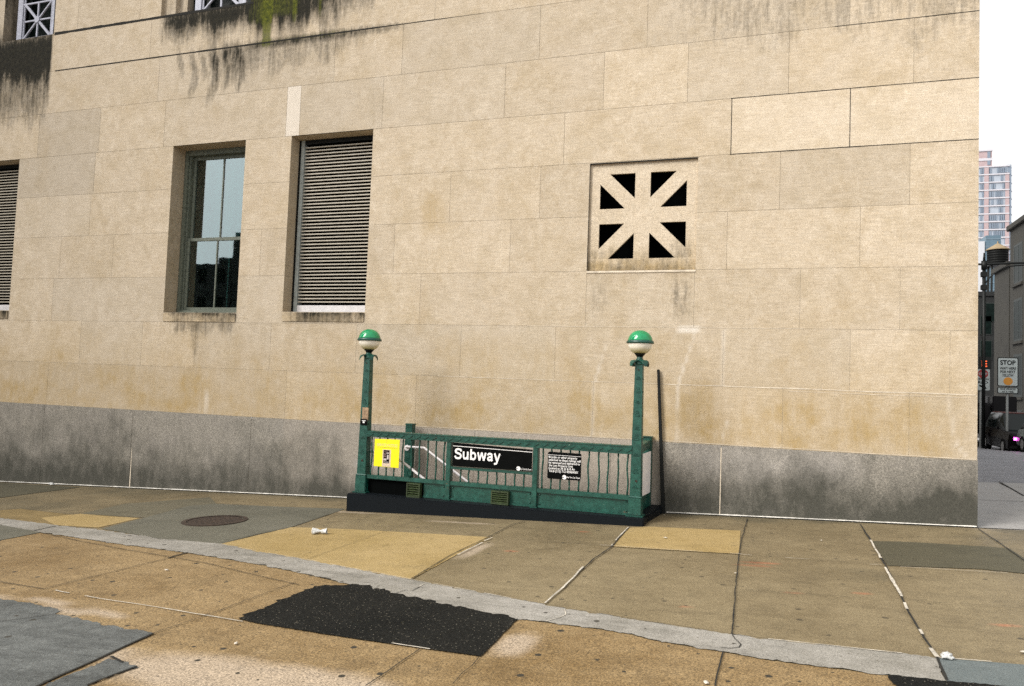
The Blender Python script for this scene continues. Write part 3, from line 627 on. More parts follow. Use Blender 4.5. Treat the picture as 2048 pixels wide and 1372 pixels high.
# the aggregate-faced front half of the pavement: one sheet that follows the strip
def front_sheet():
    B = [G(*p) for p in STRIP_B]; l0, r0 = B[0], B[-1]; dl = (B[0]-B[2]).normalized(); dr = (B[-1]-B[-3]).normalized()
    line = [l0+dl*14]+B+[r0+dr*6]
    def ytop(x):
        for p, q in zip(line, line[1:]):
            if p.x <= x <= q.x: return lerp(p.y, q.y, (x-p.x)/(q.x-p.x))
        return line[0].y if x < line[0].x else line[-1].y
    mb = MB(); st = []; n = int((r0.x+3-l0.x+9)/.07); m = 70; x0 = l0.x-9
    for i in range(n+1):
        x = x0+i*.07; yt = ytop(x)
        for j in range(m+1):
            y = lerp(-12, yt, (j/m)**.8); mb.v.append(Vector(gv(x, y, .0035))); st.append(gstain(x, y))
    mb.f = [(i*(m+1)+j, (i+1)*(m+1)+j, (i+1)*(m+1)+j+1, i*(m+1)+j+1) for i in range(n) for j in range(m)]; mb.m = [0]*len(mb.f)
    struct(mb.build('aggregate_paving', M['front'], attrs={'stain': st}))
front_sheet()
BL = [G(*p) for p in STRIP_B]; FAR_B = BL[0]+(BL[0]-BL[2]).normalized()*12; FAR_T = FAR_B+(G(0,1037)-BL[0])
sheet('concrete_strip', [FAR_T]+STRIP_T+[(1893,1366)]+list(reversed(STRIP_B[:-1]))+[FAR_B], M['strip'], .008, .028)
sheet('concrete_strip', [(1873,1318),(2048,1332),(2300,1360),(2300,1395),(2048,1378),(1893,1366)], M['strip_blue'], .008)
sheet('asphalt_patch', [(478,1241),(512,1224),(545,1213),(556,1204),(600,1187),(627,1175),(650,1172),(690,1173),(705,1168),(792,1189),(1036,1240),(962,1316),(740,1285),(512,1249)], M['asphalt'], .011, .05, (0,1,2,3,4,5,6,7,8,9))
sheet('asphalt_patch', [(1771,1352),(1893,1366),(2100,1384),(2100,1440),(1830,1420)], M['asphalt'], .0115, .02)
sheet('grey_paving_slab', [(203,1058),(289,1036),(378,1012),(433,1008),(564,1014),(690,1018),(660,1029),(583,1055),(512,1070),(440,1089),(325,1079)], M['grey_slab'], .004)
sheet('ochre_paving_slab', [(440,1089),(583,1055),(700,1059),(980,1075),(822,1160),(612,1121),(512,1104)], M['ochre'], .0045, .01)
sheet('ochre_paving_slab', [(1224,1094),(1259,1056),(1300,1054),(1481,1062),(1478,1109)], M['ochre'], .0045)
sheet('dark_paving_slab', [(1743,1083),(1800,1084),(1861,1087),(2016,1097),(2048,1116),(2060,1149),(1961,1139),(1775,1132)], M['dark_slab'], .005, .01)
sheet('dark_paving_slab', [(0,966),(160,975),(0,996),(-60,1000),(-60,964)], M['dark_slab'], .005)
sheet('ochre_paving_slab', [(82,1036),(160,1028),(280,1037),(196,1056),(110,1051)], M['ochre'], .0042)
sheet('brown_paving_slab', [(0,1021),(40,1018),(145,1030),(82,1036),(110,1051),(0,1037)], M['brown'], .0041)
sheet('grey_paving_slab', [(160,1028),(250,1008),(420,995),(433,1008),(378,1012),(289,1036)], pave_mat('dull_slab', (.10,.09,.058,1), (.135,.12,.08,1), speck=.3), .0041)
sheet('grey_paving_slab', [(0,1051),(82,1066),(0,1082),(-80,1098),(-80,1046)], M['grey_slab'], .0085)
sheet('blue_grey_slab', [(0,1199),(67,1209),(125,1223),(110,1231),(225,1254),(287,1264),(307,1269),(215,1312),(100,1364),(20,1400),(-300,1420),(-300,1170)], M['blue_grey'], .0075, .03, (0,1,2,3,4,5))
sheet('blue_grey_slab', [(222,1316),(240,1326),(262,1333),(275,1336),(230,1352),(175,1373),(120,1400),(20,1404),(105,1366)], M['blue_grey'], .0076, .03)
# joints: dirt-filled or caulked
JD = [MB(), MB(), MB()]
def joint(px, w, kind, dz=.012, wob=.006):
    pts = [G(*p) for p in px]; fine = []
    for p, q in zip(pts, pts[1:]):
        n = max(1, int((q-p).length/.08)); fine += [p.lerp(q, k/n) for k in range(n)]
    fine.append(pts[-1]); mb = JD[kind]; vs = []
    for i, p in enumerate(fine):
        d = (fine[min(i+1, len(fine)-1)]-fine[max(i-1, 0)]).normalized(); u = Vector((-d.y, d.x, 0)); k = wob*fbm(p.x*4, p.y*4, 3); ww = w*(.62 if kind else .5)*(.55+.75*abs(fbm(p.x*6, p.y*6, 9))+.2)
        for s in (-.5, .5): q = p+u*(s*ww+k); vs.append(gv(q.x, q.y, dz))
    mb.add(vs, [(2*i, 2*i+1, 2*i+3, 2*i+2) for i in range(len(fine)-1) if not kind or fbm(fine[i].x*2.7, fine[i].y*2.7, 4) > -.3])
D, Wt = 0, 1

def wall_caulk():
    for x0, x1 in ((-16, -5.1), (-1.27, 2.13)):
        n = int((x1-x0)/.06); vs = []
        for i in range(n+1):
            x = lerp(x0, x1, i/n); q = .5+fbm(x*3, 2.2, 1)
            vs += [gv(x, -.016-.02*max(.3, q)-.006*fbm(x*9, 1, 1), .0135), gv(x, -.0068, .018+.006*max(.3, q))]
        JD[2].add(vs, [(2*i, 2*i+2, 2*i+3, 2*i+1) for i in range(n)])
wall_caulk(); joint([(1955,1059),(2048,1063)], .012, Wt)
joint([(1050,1044),(1024,1051),(960,1084),(905,1110),(822,1160)], .022, D); joint([(985,1077),(968,1084)], .02, Wt, .0135); joint([(965,1087),(915,1112)], .022, Wt, .0135)
joint([(1259,1055),(1240,1075),(1224,1095),(1190,1118),(1165,1140),(1130,1175),(1089,1210)], .028, D); joint([(1257,1056),(1237,1076),(1222,1094)], .02, Wt, .0135); joint([(1166,1136),(1148,1156),(1115,1188),(1089,1209)], .026, Wt, .0135)
joint([(1495,1039),(1483,1080),(1478,1110),(1472,1165),(1468,1220),(1464,1271)], .018, D); joint([(1447,1306),(1440,1330),(1429,1376)], .02, D); joint([(1464,1271),(1470,1281),(1482,1292),(1478,1298),(1460,1300),(1440,1298)], .012, D)
joint([(1720,1050),(1741,1083),(1770,1131),(1800,1193),(1822,1235),(1845,1274),(1873,1316),(1893,1364)], .03, D); joint([(1741,1082),(1768,1130)], .03, Wt, .0135); joint([(1770,1137),(1800,1190),(1818,1228)], .035, Wt, .0135); joint([(1828,1244),(1845,1272)], .03, Wt, .0135); joint([(1860,1300),(1874,1318)], .035, Wt, .0135)
joint([(1956,1059),(2002,1090),(2060,1132)], .025, D); joint([(847,1034),(760,1068),(612,1121)], .008, D); joint([(659,1029),(583,1055),(512,1070),(440,1089)], .014, D)
joint([(1045,1081),(1130,1087),(1224,1094),(1350,1103),(1478,1110),(1600,1118),(1761,1131)], .009, D); joint([(1200,1092),(1300,1099),(1478,1110),(1503,1113)], .013, Wt, .0135); joint([(1570,1118),(1620,1121)], .012, Wt, .0135); joint([(1740,1131),(1764,1132)], .012, Wt, .0135); joint([(1800,1136),(2060,1151)], .012, Wt, .0135)
joint([(1490,1182),(1536,1185),(1640,1192),(1722,1199)], .008, D); joint([(1780,1195),(1850,1207),(2060,1217)], .008, D)
joint([(20,1402),(100,1364),(215,1312),(307,1269)], .035, D); joint([(307,1269),(411,1234),(512,1196),(590,1167)], .014, D); joint([(87,1180),(200,1152),(337,1118),(375,1107)], .02, D); joint([(375,1107),(350,1114),(337,1118)], .06, D)
joint([(0,1166),(87,1180)], .02, D); joint([(110,1183),(200,1200),(300,1215),(420,1235),(485,1246)], .018, Wt); joint([(82,1067),(160,1084),(250,1101),(337,1115),(420,1130),(500,1150),(600,1172)], .018, D); joint([(0,1246),(110,1231),(125,1223)], .014, D)
joint([(839,1301),(732,1376)], .016, D); joint([(783,1290),(860,1302)], .018, Wt, .0135); joint([(958,1318),(945,1335),(925,1350),(905,1372)], .010, D); joint([(0,1021),(40,1018),(145,1030),(250,1008),(420,985)], .016, D); joint([(200,1032),(284,1037)], .022, D); joint([(175,1374),(230,1352),(275,1336)], .03, D); joint([(222,1316),(245,1328)], .03, D)
joint(STRIP_T[4:9], .010, Wt); joint(STRIP_T[8:12], .010, D); joint(STRIP_T[12:15]+[(2060,1333)], .016, Wt); joint(STRIP_T[11:13], .010, D); joint([(1290,1245),(1330,1251),(1400,1262)], .012, D, .0135)
joint([(792,1189),(812,1183),(825,1184),(840,1176)], .014, D); joint([(838,1176),(849,1170)], .012, Wt); joint([(1129,1221),(1132,1232),(1120,1238),(1092,1246)], .012, Wt); joint([(67,1063),(110,1054)], .04, D); joint([(637,1156),(662,1160)], .02, D)
JOINT_MATS = (M['joint'], M['white_caulk'])
struct(JD[0].build('pavement_joint', M['joint'])); struct(JD[1].build('caulked_joint', plain('joint_caulk', (.47, .43, .36, 1), .85, var=.45, sc=14))); struct(JD[2].build('wall_caulk', M['white_caulk']))
# side street beyond the corner
def side():
    mb = MB(); KY = 4.95
    def zs(x, y): return gz(x, 0)+.0+(.004 if y < KY else -.01-.0435*(y-KY))
    xs = [CX, 2.6, 3.2, 4, 5, 6, 8, 10, 13, 18, 26]; 
    ys = [0, 1, 2, 3, 4, KY]
    mb.v = [Vector((x, y, zs(x, y))) for y in ys for x in xs]; n = len(xs); mb.f = [(j*n+i, j*n+i+1, (j+1)*n+i+1, (j+1)*n+i) for j in range(len(ys)-1) for i in range(n-1)]; mb.m = [0]*len(mb.f)
    struct(mb.build('side_pavement', M['side_walk']))
    rd = MB(); ys = [KY-.0, 8, 12, 16, 20, 25, 30, 36, 44]+[60, 90, 140]
    zr = lambda x, y: gz(min(x, 9), 0)-.01-.0435*(min(y, 44)-KY)
    xs = [CX, 3, 4, 5, 6, 8, 10, 13, 18, 26, 60]; n = len(xs)
    rd.v = [Vector((x, y, zr(x, y))) for y in ys for x in xs]; rd.f = [(j*n+i, j*n+i+1, (j+1)*n+i+1, (j+1)*n+i) for j in range(len(ys)-1) for i in range(n-1)]; rd.m = [0]*len(rd.f)
    struct(rd.build('side_road', M['road']))
    j = MB()
    for (p, q, w_) in (((3.535,4.941),(3.395,3.063),.03), ((2.2,KY-.03),(3.5,KY-.03),.02), ((2.2,2.43),(3.4,2.43),.01)):
        a, b = Vector((p[0],p[1],0)), Vector((q[0],q[1],0)); d = (b-a).normalized(); u = Vector((-d.y,d.x,0))*w_/2
        j.add([(v.x, v.y, zs(v.x, v.y)+.004) for v in (a-u, b-u, b+u, a+u)], [(0,1,2,3)])
    struct(j.build('side_joint', M['joint']))
    g = MB(); g.add([(-300,-400,-1.9),(400,-400,-1.9),(400,500,-3.2),(-300,500,-3.2)], [(0,1,2,3)]); struct(g.build('ground', M['road']))
    r2 = MB(); r2.add([gv(-60,-30,-.14),gv(9,-30,-.14),gv(9,-12,-.14),gv(-60,-12,-.14)], [(0,1,2,3)]); struct(r2.build('street', M['road']))
    k = MB(); k.hexa([gv(-20,-12.2,-.2),gv(9,-12.2,-.2),gv(9,-12,-.2),gv(-20,-12,-.2),gv(-20,-12.2,.0),gv(9,-12.2,.0),gv(9,-12,.0),gv(-20,-12,.0)]); struct(k.build('kerb', M['grey_slab']))
    return zr
zroad = side()
# ------------------------------------------------------------------ things lying on the pavement
def manhole():
    c = G(430,1042.5); r = .375; t = thing('manhole_cover', 'rusty round manhole cover set in the grey paving slab', 'manhole cover', (c.x, c.y, gz(c.x, c.y)))
    m = MB(); n = 40
    ring = lambda rr, dz: [gv(c.x+rr*math.cos(2*math.pi*k/n), c.y+rr*math.sin(2*math.pi*k/n), dz) for k in range(n)]
    vs = ring(r*.86, .014)+ring(r, .014)+ring(r, .002); m.add(vs, [(k, n+k, n+(k+1) % n, (k+1) % n) for k in range(n)]+[(n+k, 2*n+k, 2*n+(k+1) % n, n+(k+1) % n) for k in range(n)])
    m.build('rim', M['rust'], t)
    l = MB(); l.add(ring(r*.83, .010), [tuple(range(n))])
    for i in range(-4, 5):
        for j in range(-4, 5):
            x, y = c.x+i*.075, c.y+j*.075
            if math.hypot(x-c.x, y-c.y) < r*.76: l.hexa([gv(x-.024,y-.024,.008),gv(x+.024,y-.024,.008),gv(x+.024,y+.024,.008),gv(x-.024,y+.024,.008),gv(x-.02,y-.02,.0125),gv(x+.02,y-.02,.0125),gv(x+.02,y+.02,.0125),gv(x-.02,y+.02,.0125)])
    l.build('lid', M['rust'], t)
manhole()
M['litter'] = plain('white_plastic', (.52, .52, .50, 1), .35, var=.35, sc=60)
M['leaf'] = plain('yellow_leaf', (.62, .40, .05, 1), .7, var=.2, sc=60)
M['butt'] = plain('paper', (.55, .50, .42, 1), .8, var=.3)
def crumple(name, p, sx, sy, sz, label, cat, mat, seed, group=None, ang=0.0):
    bm = bmesh.new(); bmesh.ops.create_icosphere(bm, subdivisions=3, radius=1)
    ca, sa = math.cos(ang), math.sin(ang)
    for v in bm.verts:
        k = 1+.55*noise.noise(v.co*2.1+Vector((seed, 0, 0)))+.3*noise.noise(v.co*5+Vector((0, seed, 0)))
        x, y, z = v.co.x*sx*k*.55, v.co.y*sy*k*.55, max(0, (v.co.z*k+.75))*sz*.45
        v.co = Vector((x*ca-y*sa, x*sa+y*ca, z))
    me = bpy.data.meshes.new(name); bm.to_mesh(me); bm.free(); me.materials.append(mat); me.polygons.foreach_set('use_smooth', [True]*len(me.polygons))
    o = bpy.data.objects.new(name, me); col.objects.link(o); o.location = gv(p.x, p.y, .012); return tag(o, label, cat, group)
def cup():
    c = G(640,1069); t = thing('plastic_cup', 'crushed clear plastic cup lying on the ochre paving slab', 'cup', gv(c.x, c.y, .005))
    u = Vector((.95, .3, .0)).normalized(); n = 14; m = MB(); rings = []
    prof = [(-.075,.036),(-.06,.038),(-.03,.030),(0,.017),(.03,.028),(.055,.030),(.072,.034)]
    w = Vector((-u.y, u.x, 0)); vs = []
    for s, r in prof:
        for k in range(n):
            a = 2*math.pi*k/n; rr = r*(1+.25*math.sin(3*a+s*60)); q = c+u*s+w*(rr*math.cos(a)); vs.append((q.x, q.y, gz(q.x, q.y)+.035+rr*.8*math.sin(a)))
    m.add(vs, [(i*n+k, i*n+(k+1) % n, (i+1)*n+(k+1) % n, (i+1)*n+k) for i in range(len(prof)-1) for k in range(n)])
    m.build('cup_wall', M['litter'], t, smooth=True)
    e = MB(); q = c-u*.077; e.tube([(q.x, q.y, gz(q.x, q.y)+.036), (q.x-u.x*.006, q.y-u.y*.006, gz(q.x, q.y)+.036)], .037, 14); e.build('cup_base', M['white_sign'], t)
cup()
crumple('paper_scrap', G(1894,1321), .055, .045, .04, 'crumpled white paper ball on the pale strip beside a caulked joint', 'litter', M['litter'], 2)
crumple('plastic_scrap', G(103,971), .11, .05, .045, 'white plastic scrap lying at the foot of the granite wall, far left', 'litter', M['litter'], 5)
crumple('fallen_leaf', G(266,974.5), .05, .04, .05, 'yellow leaf at the wall foot below the white granite joint', 'leaf', M['leaf'], 8)
crumple('fallen_leaf', G(552,986.5), .05, .03, .04, 'small orange leaf at the wall foot left of the subway entrance', 'leaf', M['leaf'], 11)
for i, (px, py, s, lab) in enumerate(((333,1143,.035,'white gum wrapper on ochre paving beside a dark gum spot'),(1643,1083,.02,'tiny white paper fleck on the tan slab right of the straight joint'),(472,1291,.03,'white cigarette end on the ochre paving left of the asphalt patch'),(1331,1078,.035,'flat white paper scrap on the ochre slab right of the entrance curb'),(1471,1149,.02,'white speck in the dark joint below the ochre slab'),(1412,1370,.035,'white scrap on the ochre paving at the bottom edge'),(1328,1032,.02,'white bottle cap at the foot of the black pole'),(2046,1308,.03,'white scrap above the blue strip at the right edge'))):
    crumple('paper_scrap', G(px, py), s, s*.6, s*.3, lab, 'litter', M['butt'], 20+i, ang=i)
# ------------------------------------------------------------------ subway entrance
GRN = M['green']; YF = -.86
def lz(pl, pr, Y):   # height along the fence from the two ends
    a, b = at(*pl, Y), at(*pr, Y); return lambda x: lerp(a.z, b.z, (x-a.x)/(b.x-a.x))
CZ = lz((691,986), (1285.6,1039), -1.035)
XC0, XC1 = -5.25, -1.385
def curb():
    t = thing('granite_curb', 'low black granite curb around the subway stairwell', 'curb', (XC0, -1.035, gz(XC0, -1.035)))
    m = MB(); m.bar(XC0, XC1, -1.035, -.72, gz(XC0,-1)-.05, CZ(XC0), gz(XC1,-1)-.05, CZ(XC1)); m.build('front_curb', M['black_granite'], t, .012)
    m = MB(); z0 = CZ(XC1)-.002; zg_ = gz(XC1,0)-.05; m.hexa([(-1.54,-.718,zg_),(XC1,-.718,zg_),(-1.31,-.02,zg_),(-1.46,-.02,zg_),(-1.54,-.718,z0),(XC1,-.718,z0),(-1.31,-.02,z0+.03),(-1.46,-.02,z0+.03)])
    m.build('side_curb', M['black_granite'], t, .015)
    return t
curb()
def pit():
    a, b, c, d = PIT; m = MB()
    m.add([(a,c,-4),(b,c,-4),(b,c,CZ(b)-.05),(a,c,CZ(a)-.05)], [(3,2,1,0)]); m.add([(b,c,-4),(b,d,-4),(b,d,gz(b,d)),(b,c,gz(b,c))], [(0,1,2,3)])
    m.add([(a,c,-4),(a,d,-4),(a,d,gz(a,d)),(a,c,gz(a,c))], [(3,2,1,0)])
    struct(m.build('stairwell', M['grey_slab']))
    s = MB(); x = a; z = gz(a, -.4)-.02
    for i in range(14): s.box(x, x+.3, c, d, z-.4, z); x += .26; z -= .18
    s.add([(a,c,-4),(b,c,-4),(b,d,-4),(a,d,-4)], [(0,1,2,3)])
    struct(s.build('stairs', M['grey_slab']))
pit()
M['sticker'] = plain('faded_sticker', (.30, .20, .12, 1), .8, var=.5, sc=40)
def lamp_post(name, X, Y, zb, zt, zcap, zg, label, grp):
    t = thing(name, label, 'lamp post', (X, Y, zb), grp)
    m = MB(); m.taper(X, Y, .20, .20, zb, zb+.02); m.taper(X, Y, .155, .15, zb+.02, zt-.015); m.taper(X, Y, .165, .14, zt-.015, zt); m.build('base', GRN, t, .006)
    s = MB(); z0, z1 = zt, zcap; s.taper(X, Y, .128, .09, z0, z1)
    for (k, hh) in ((.06,.03),(.17,.05),(.3,.03),(.42,.06),(.5,.03),(.6,.06),(.7,.03),(.78,.06),(.88,.035)):       # cast ornament on the faces
        z = lerp(z0, z1, k); wd = lerp(.128, .09, k)*.5; pr = .005
        for sgn in (-1, 1):
            s.box(X-wd*.55, X+wd*.55, Y+sgn*wd-pr*(sgn < 0), Y+sgn*wd+pr*(sgn > 0), z, z+hh*.35); s.box(X-wd*.3, X+wd*.3, Y+sgn*wd-pr*(sgn < 0), Y+sgn*wd+pr*(sgn > 0), z+hh*.6, z+hh)
            s.box(X+sgn*wd-pr*(sgn < 0), X+sgn*wd+pr*(sgn > 0), Y-wd*.55, Y+wd*.55, z, z+hh*.35)
    s.build('shaft', GRN, t, .004)
    b = MB(); b.tube([(X-.002,Y-.0475,lerp(z0,z1,.955)),(X-.002,Y-.053,lerp(z0,z1,.955))], .009, 10); b.build('bolt', M['rust'], t); b = MB(); b.tube([(X+.01,Y-.063,lerp(z0,z1,.115)),(X+.01,Y-.069,lerp(z0,z1,.115))], .014, 10); b.build('bolt', M['rust'], t)
    c = MB(); pts = 16
    c.lathe((X,Y,zcap), [(.055,-.01),(.062,.0),(.06,.03),(.048,.05),(.036,.07),(.032,.09),(.036,zg-zcap-.165)], 20)
    for k in range(4):                                                               # four curled leaves at the corners
        a = math.pi/4+k*math.pi/2; d = Vector((math.cos(a), math.sin(a), 0)); p = Vector((X,Y,zcap)); q = Vector((-d.y,d.x,0))
        prof = [(.04,.045,.05),(.075,.042,.05),(.10,.028,.042),(.118,.004,.03),(.122,-.02,.016)]
        vs = []
        for (r, z, wd) in prof: vs += [p+d*r+q*wd+Vector((0,0,z-.01)), p+d*r-q*wd+Vector((0,0,z-.01)), p+d*r+q*wd+Vector((0,0,z+.004)), p+d*r-q*wd+Vector((0,0,z+.004))]
        fs = []
        for i in range(len(prof)-1):
            o = i*4; fs += [(o,o+1,o+5,o+4),(o+2,o+6,o+7,o+3),(o,o+4,o+6,o+2),(o+1,o+3,o+7,o+5)]
        e = (len(prof)-1)*4; fs += [(e,e+1,e+3,e+2),(0,2,3,1)]; c.add(vs, fs)
    c.build('capital', GRN, t, smooth=False)
    k = MB(); k.lathe((X,Y,zg), [(.036,-.17),(.05,-.15),(.072,-.125),(.074,-.115),(.05,-.112)], 24); k.build('cup', M['black_metal'], t, smooth=True)
    g = MB(); R = .143; g.lathe((X,Y,zg), [(.05,-.118)]+[(R*math.cos(a), -.012+R*.93*math.sin(a)) for a in [math.radians(d) for d in (-60,-50,-40,-30,-20,-10,-3,0)]], 32); bowl = g.build('globe', M['bowl'], t, smooth=True)
    r = MB(); r.lathe((X,Y,zg), [(.14,-.012),(.158,-.012),(.162,-.002),(.158,.012),(.148,.024),(.14,.024)], 36); r.build('band', GRN, t, smooth=True)
    d = MB(); d.lathe((X,Y,zg), [(.145*math.cos(a), .014+.132*math.sin(a)) for a in [math.radians(q) for q in (0,8,16,24,32,40,48,56,64,72,80,86,89)]], 36); d.build('dome', M['dome'], t, smooth=True)
    return t
XPL, XPR, YP = -5.125, -1.515, -.845
FY = YP-.075
zL0 = at(722,984,FY).z; zR0 = at(1272,1031,FY).z
lpL = lamp_post('lamp_post', XPL, YP, CZ(XPL)-.002, at(724,948,FY).z, at(740,716,YP).z, at(742.5,680,YP).z, 'green lamp post with green and white globe at the left end of railing', 'lamp posts at the subway entrance')
lpR = lamp_post('lamp_post', XPR, YP, CZ(XPR)-.002, at(1270,993,FY).z, at(1276,728,YP).z, at(1277.5,685,YP).z, 'green lamp post with green and white globe at the right corner', 'lamp posts at the subway entrance')
def stickers():
    a = at(731,818,YP-.06); m = MB(); m.box(a.x-.045, a.x+.045, YP-.064, YP-.055, at(730,840,YP-.06).z, a.z+.02); m.build('sticker', M['sticker'], lpL)
    b = at(728,843,YP-.06); t = MB(); t.box(b.x-.05, b.x+.05, YP-.068, YP-.058, at(727,850,YP-.06).z, b.z+.035, 0)
    t.lathe((b.x, 0, 0), [(0.0001,0)], 3) if False else None
    t.box(b.x-.028, b.x+.028, YP-.0695, YP-.0685, b.z+.008, b.z+.016, 1); t.box(b.x-.013, b.x+.013, YP-.0695, YP-.0685, b.z-.02, b.z+.002, 1); t.build('plate', [M['black_sign'], M['white_sign']], lpL)
stickers()
XA, XB = XPL+.05, XPR-.05
rt_t = lz((738,861), (1262,891), YF); rt_b = lz((738,872.5), (1262,908), YF)
lr_t = lz((735,948.5), (1260,990.5), YF); lr_b = lz((735,956), (1260,1000), YF)
P1, P2 = at(899,930,YF).x, at(1071,960,YF).x
def railing():
    t = thing('railing', 'green cast iron railing with twisted bars in front of the stairwell', 'railing', (XPL, YF, CZ(XPL)))
    m = MB(); m.bar(XA, XB, YF-.05, YF+.05, rt_b(XA), rt_t(XA)-.012, rt_b(XB), rt_t(XB)-.012); m.bar(XA, XB, YF-.058, YF+.058, rt_t(XA)-.012, rt_t(XA), rt_t(XB)-.012, rt_t(XB))
    n = 62
    for i in range(n):                                                               # running diamond ornament along the face
        x = lerp(XA+.03, XB-.03, i/(n-1)); z = (rt_t(x)+rt_b(x))/2-.006; h = .017*(1 if i % 2 else -1)
        m.hexa([(x-.027,YF-.0605,z-h-.006),(x+.027,YF-.0605,z+h-.006),(x+.027,YF-.049,z+h-.006),(x-.027,YF-.049,z-h-.006),(x-.027,YF-.0605,z-h+.006),(x+.027,YF-.0605,z+h+.006),(x+.027,YF-.049,z+h+.006),(x-.027,YF-.049,z-h+.006)])
        if i % 2: m.taper(x, YF-.03, .012, .004, rt_t(x), rt_t(x)+.012)
    m.build('top_rail', GRN, t, 0)
    m = MB(); m.bar(XA, XB, YF-.035, YF+.035, lr_b(XA), lr_t(XA), lr_b(XB), lr_t(XB)); m.build('bottom_rail', GRN, t, .005)
    # kick plates: first bay's left half is missing
    V1 = at(846,985,YF-.02).x
    for (a, b) in ((V1, P1-.035), (P1+.035, P2-.035), (P2+.035, XB+.02)):
        m = MB(); m.bar(a, b, YF-.006, YF+.006, CZ(a)+.01, lr_b(a), CZ(b)+.01, lr_b(b)); m.bar(a, b, YF-.02, YF-.006, CZ(a)+.002, CZ(a)+.03, CZ(b)+.002, CZ(b)+.03); m.build('kick_plate', GRN, t, .003)
    m = MB(); a, b = XPL+.07, V1; m.bar(a, b, YF+.02, YF+.03, CZ(a), lr_b(a), CZ(b), lr_b(b)); m.build('stairwell_shade', M['dark'], t)  # black sheet standing in for stairwell shade where the plate is missing
    for P in (P1, P2):
        m = MB(); m.box(P-.032, P+.032, YF-.045, YF+.045, CZ(P)+.012, rt_b(P)); m.box(P-.05, P+.05, YF-.06, YF+.06, CZ(P), CZ(P)+.012); m.build('post', GRN, t, .005)
        for sx in (-1, 1):
            for k, dz in enumerate((.05, .16)):
                q = MB(); x = P+sx*.062; q.lathe((0,0,0), [(.012,0),(.011,.006),(.006,.011),(.0005,.0125)], 10)
                q.v = [Vector((x+v.x, YF-.006-v.z, CZ(P)+dz+v.y)) for v in q.v]; q.build('rivet', GRN, t, smooth=True)
    for dz in (.05, .16):
        q = MB(); x = XB-.055; q.lathe((0,0,0), [(.012,0),(.011,.006),(.006,.011),(.0005,.0125)], 10); q.v = [Vector((x+v.x, YF-.006-v.z, CZ(x)+dz+v.y)) for v in q.v]; q.build('rivet', GRN, t, smooth=True)
    sb_t = lz((905,933), (1066,944), YF-.03); sb_b = lz((905,938), (1066,950), YF-.03)
    m = MB(); m.bar(P1+.033, P2-.033, YF-.04, YF+.025, sb_b(P1), sb_t(P1), sb_b(P2), sb_t(P2)); m.build('sign_support', GRN, t, .003)
    rnd = random.Random(5)
    def wavy(x, zb, zt, b=None):
        amp = rnd.uniform(.004, .011); ph = rnd.uniform(0, 6.28); fq = rnd.uniform(8, 13); n = 14
        q = MB(); q.tube([(x+amp*math.sin(fq*(z-zb)+ph)*math.sin(math.pi*(z-zb)/(zt-zb)), YF+.4*amp*math.cos(fq*(z-zb)+ph), z) for z in [lerp(zb, zt, i/n) for i in range(n+1)]], [.0105*(1+.12*math.sin(3*i)) for i in range(n+1)], 8)
        q.build('bar', GRN, t, smooth=True)
    for px in (742.5, 758, 773.5, 788.5, 805, 822, 838.5, 855, 872, 888.5): x = at(px,920,YF).x; wavy(x, lr_t(x), rt_b(x))
    for px in (920.8, 938, 956, 974.5, 993, 1011, 1030, 1048): x = at(px,955,YF).x; wavy(x, lr_t(x), sb_b(x))
    for px in (1085, 1102.5, 1121, 1139.5, 1158, 1177.5, 1197, 1216, 1236, 1255.5): x = at(px,940,YF).x; wavy(x, lr_t(x), rt_b(x))
    for (pxa, pxb, pya, pyb) in ((813,840,964.5,994), (982,1017,980,1008)):          # louvred vent boxes
        a, b = at(pxa,pya,YF-.075).x, at(pxb,pya,YF-.075).x; zt = at(pxa,pya+1,YF-.075).z; zb = at(pxa,pyb,YF-.075).z; dzz = at(pxb,pya+4.5,YF-.075).z-zt
        m = MB(); fr = .018; y0, y1 = YF-.075, YF-.007
        m.box(a, a+fr, y0, y1, zb, zt); m.box(b-fr, b, y0, y1, zb, zt); m.box(a+fr, b-fr, y0, y1, zt-fr, zt); m.box(a+fr, b-fr, y0, y1, zb, zb+fr); m.box(a+fr, b-fr, y1-.012, y1, zb+fr, zt-fr, 1)
        vb = m.build('vent_box', [M['olive'], M['dark']], t, .002)
        s = MB()
        for k in range(5):
            z = lerp(zb+fr, zt-fr, (k+.5)/5); s.hexa([(a+fr,y0+.004,z-.010),(b-fr,y0+.004,z-.010),(b-fr,y0+.04,z+.008),(a+fr,y0+.04,z+.008),(a+fr,y0+.004,z-.002),(b-fr,y0+.004,z-.002),(b-fr,y0+.04,z+.014),(a+fr,y0+.04,z+.014)])
        s.build('slat', M['olive'], vb)
    # return side towards the wall
    XS = XPR+.0; yb = -.13; zt0, zt1 = rt_t(XPR), at(1308,876,-.13).z
    m = MB(); m.bary(YP+.055, yb, XS-.03, XS+.045, rt_b(XPR)+.0, zt0-.003, zt1-.115, zt1-.02); m.build('side_rail', GRN, t, .005)
    m = MB(); m.box(XS-.055, XS+.055, yb, yb+.11, CZ(XPR), zt1); m.box(XS-.065, XS+.065, yb-.01, yb+.12, zt1, zt1+.015); m.build('side_post', GRN, t, .006)
    m = MB(); m.bary(YP+.07, yb, XS+.01, XS+.025, CZ(XPR), lr_t(XPR), CZ(XPR), lr_t(XPR)+.03); m.build('side_kick_plate', GRN, t, .004)
railing()
M['white_board'] = M['white_panel']
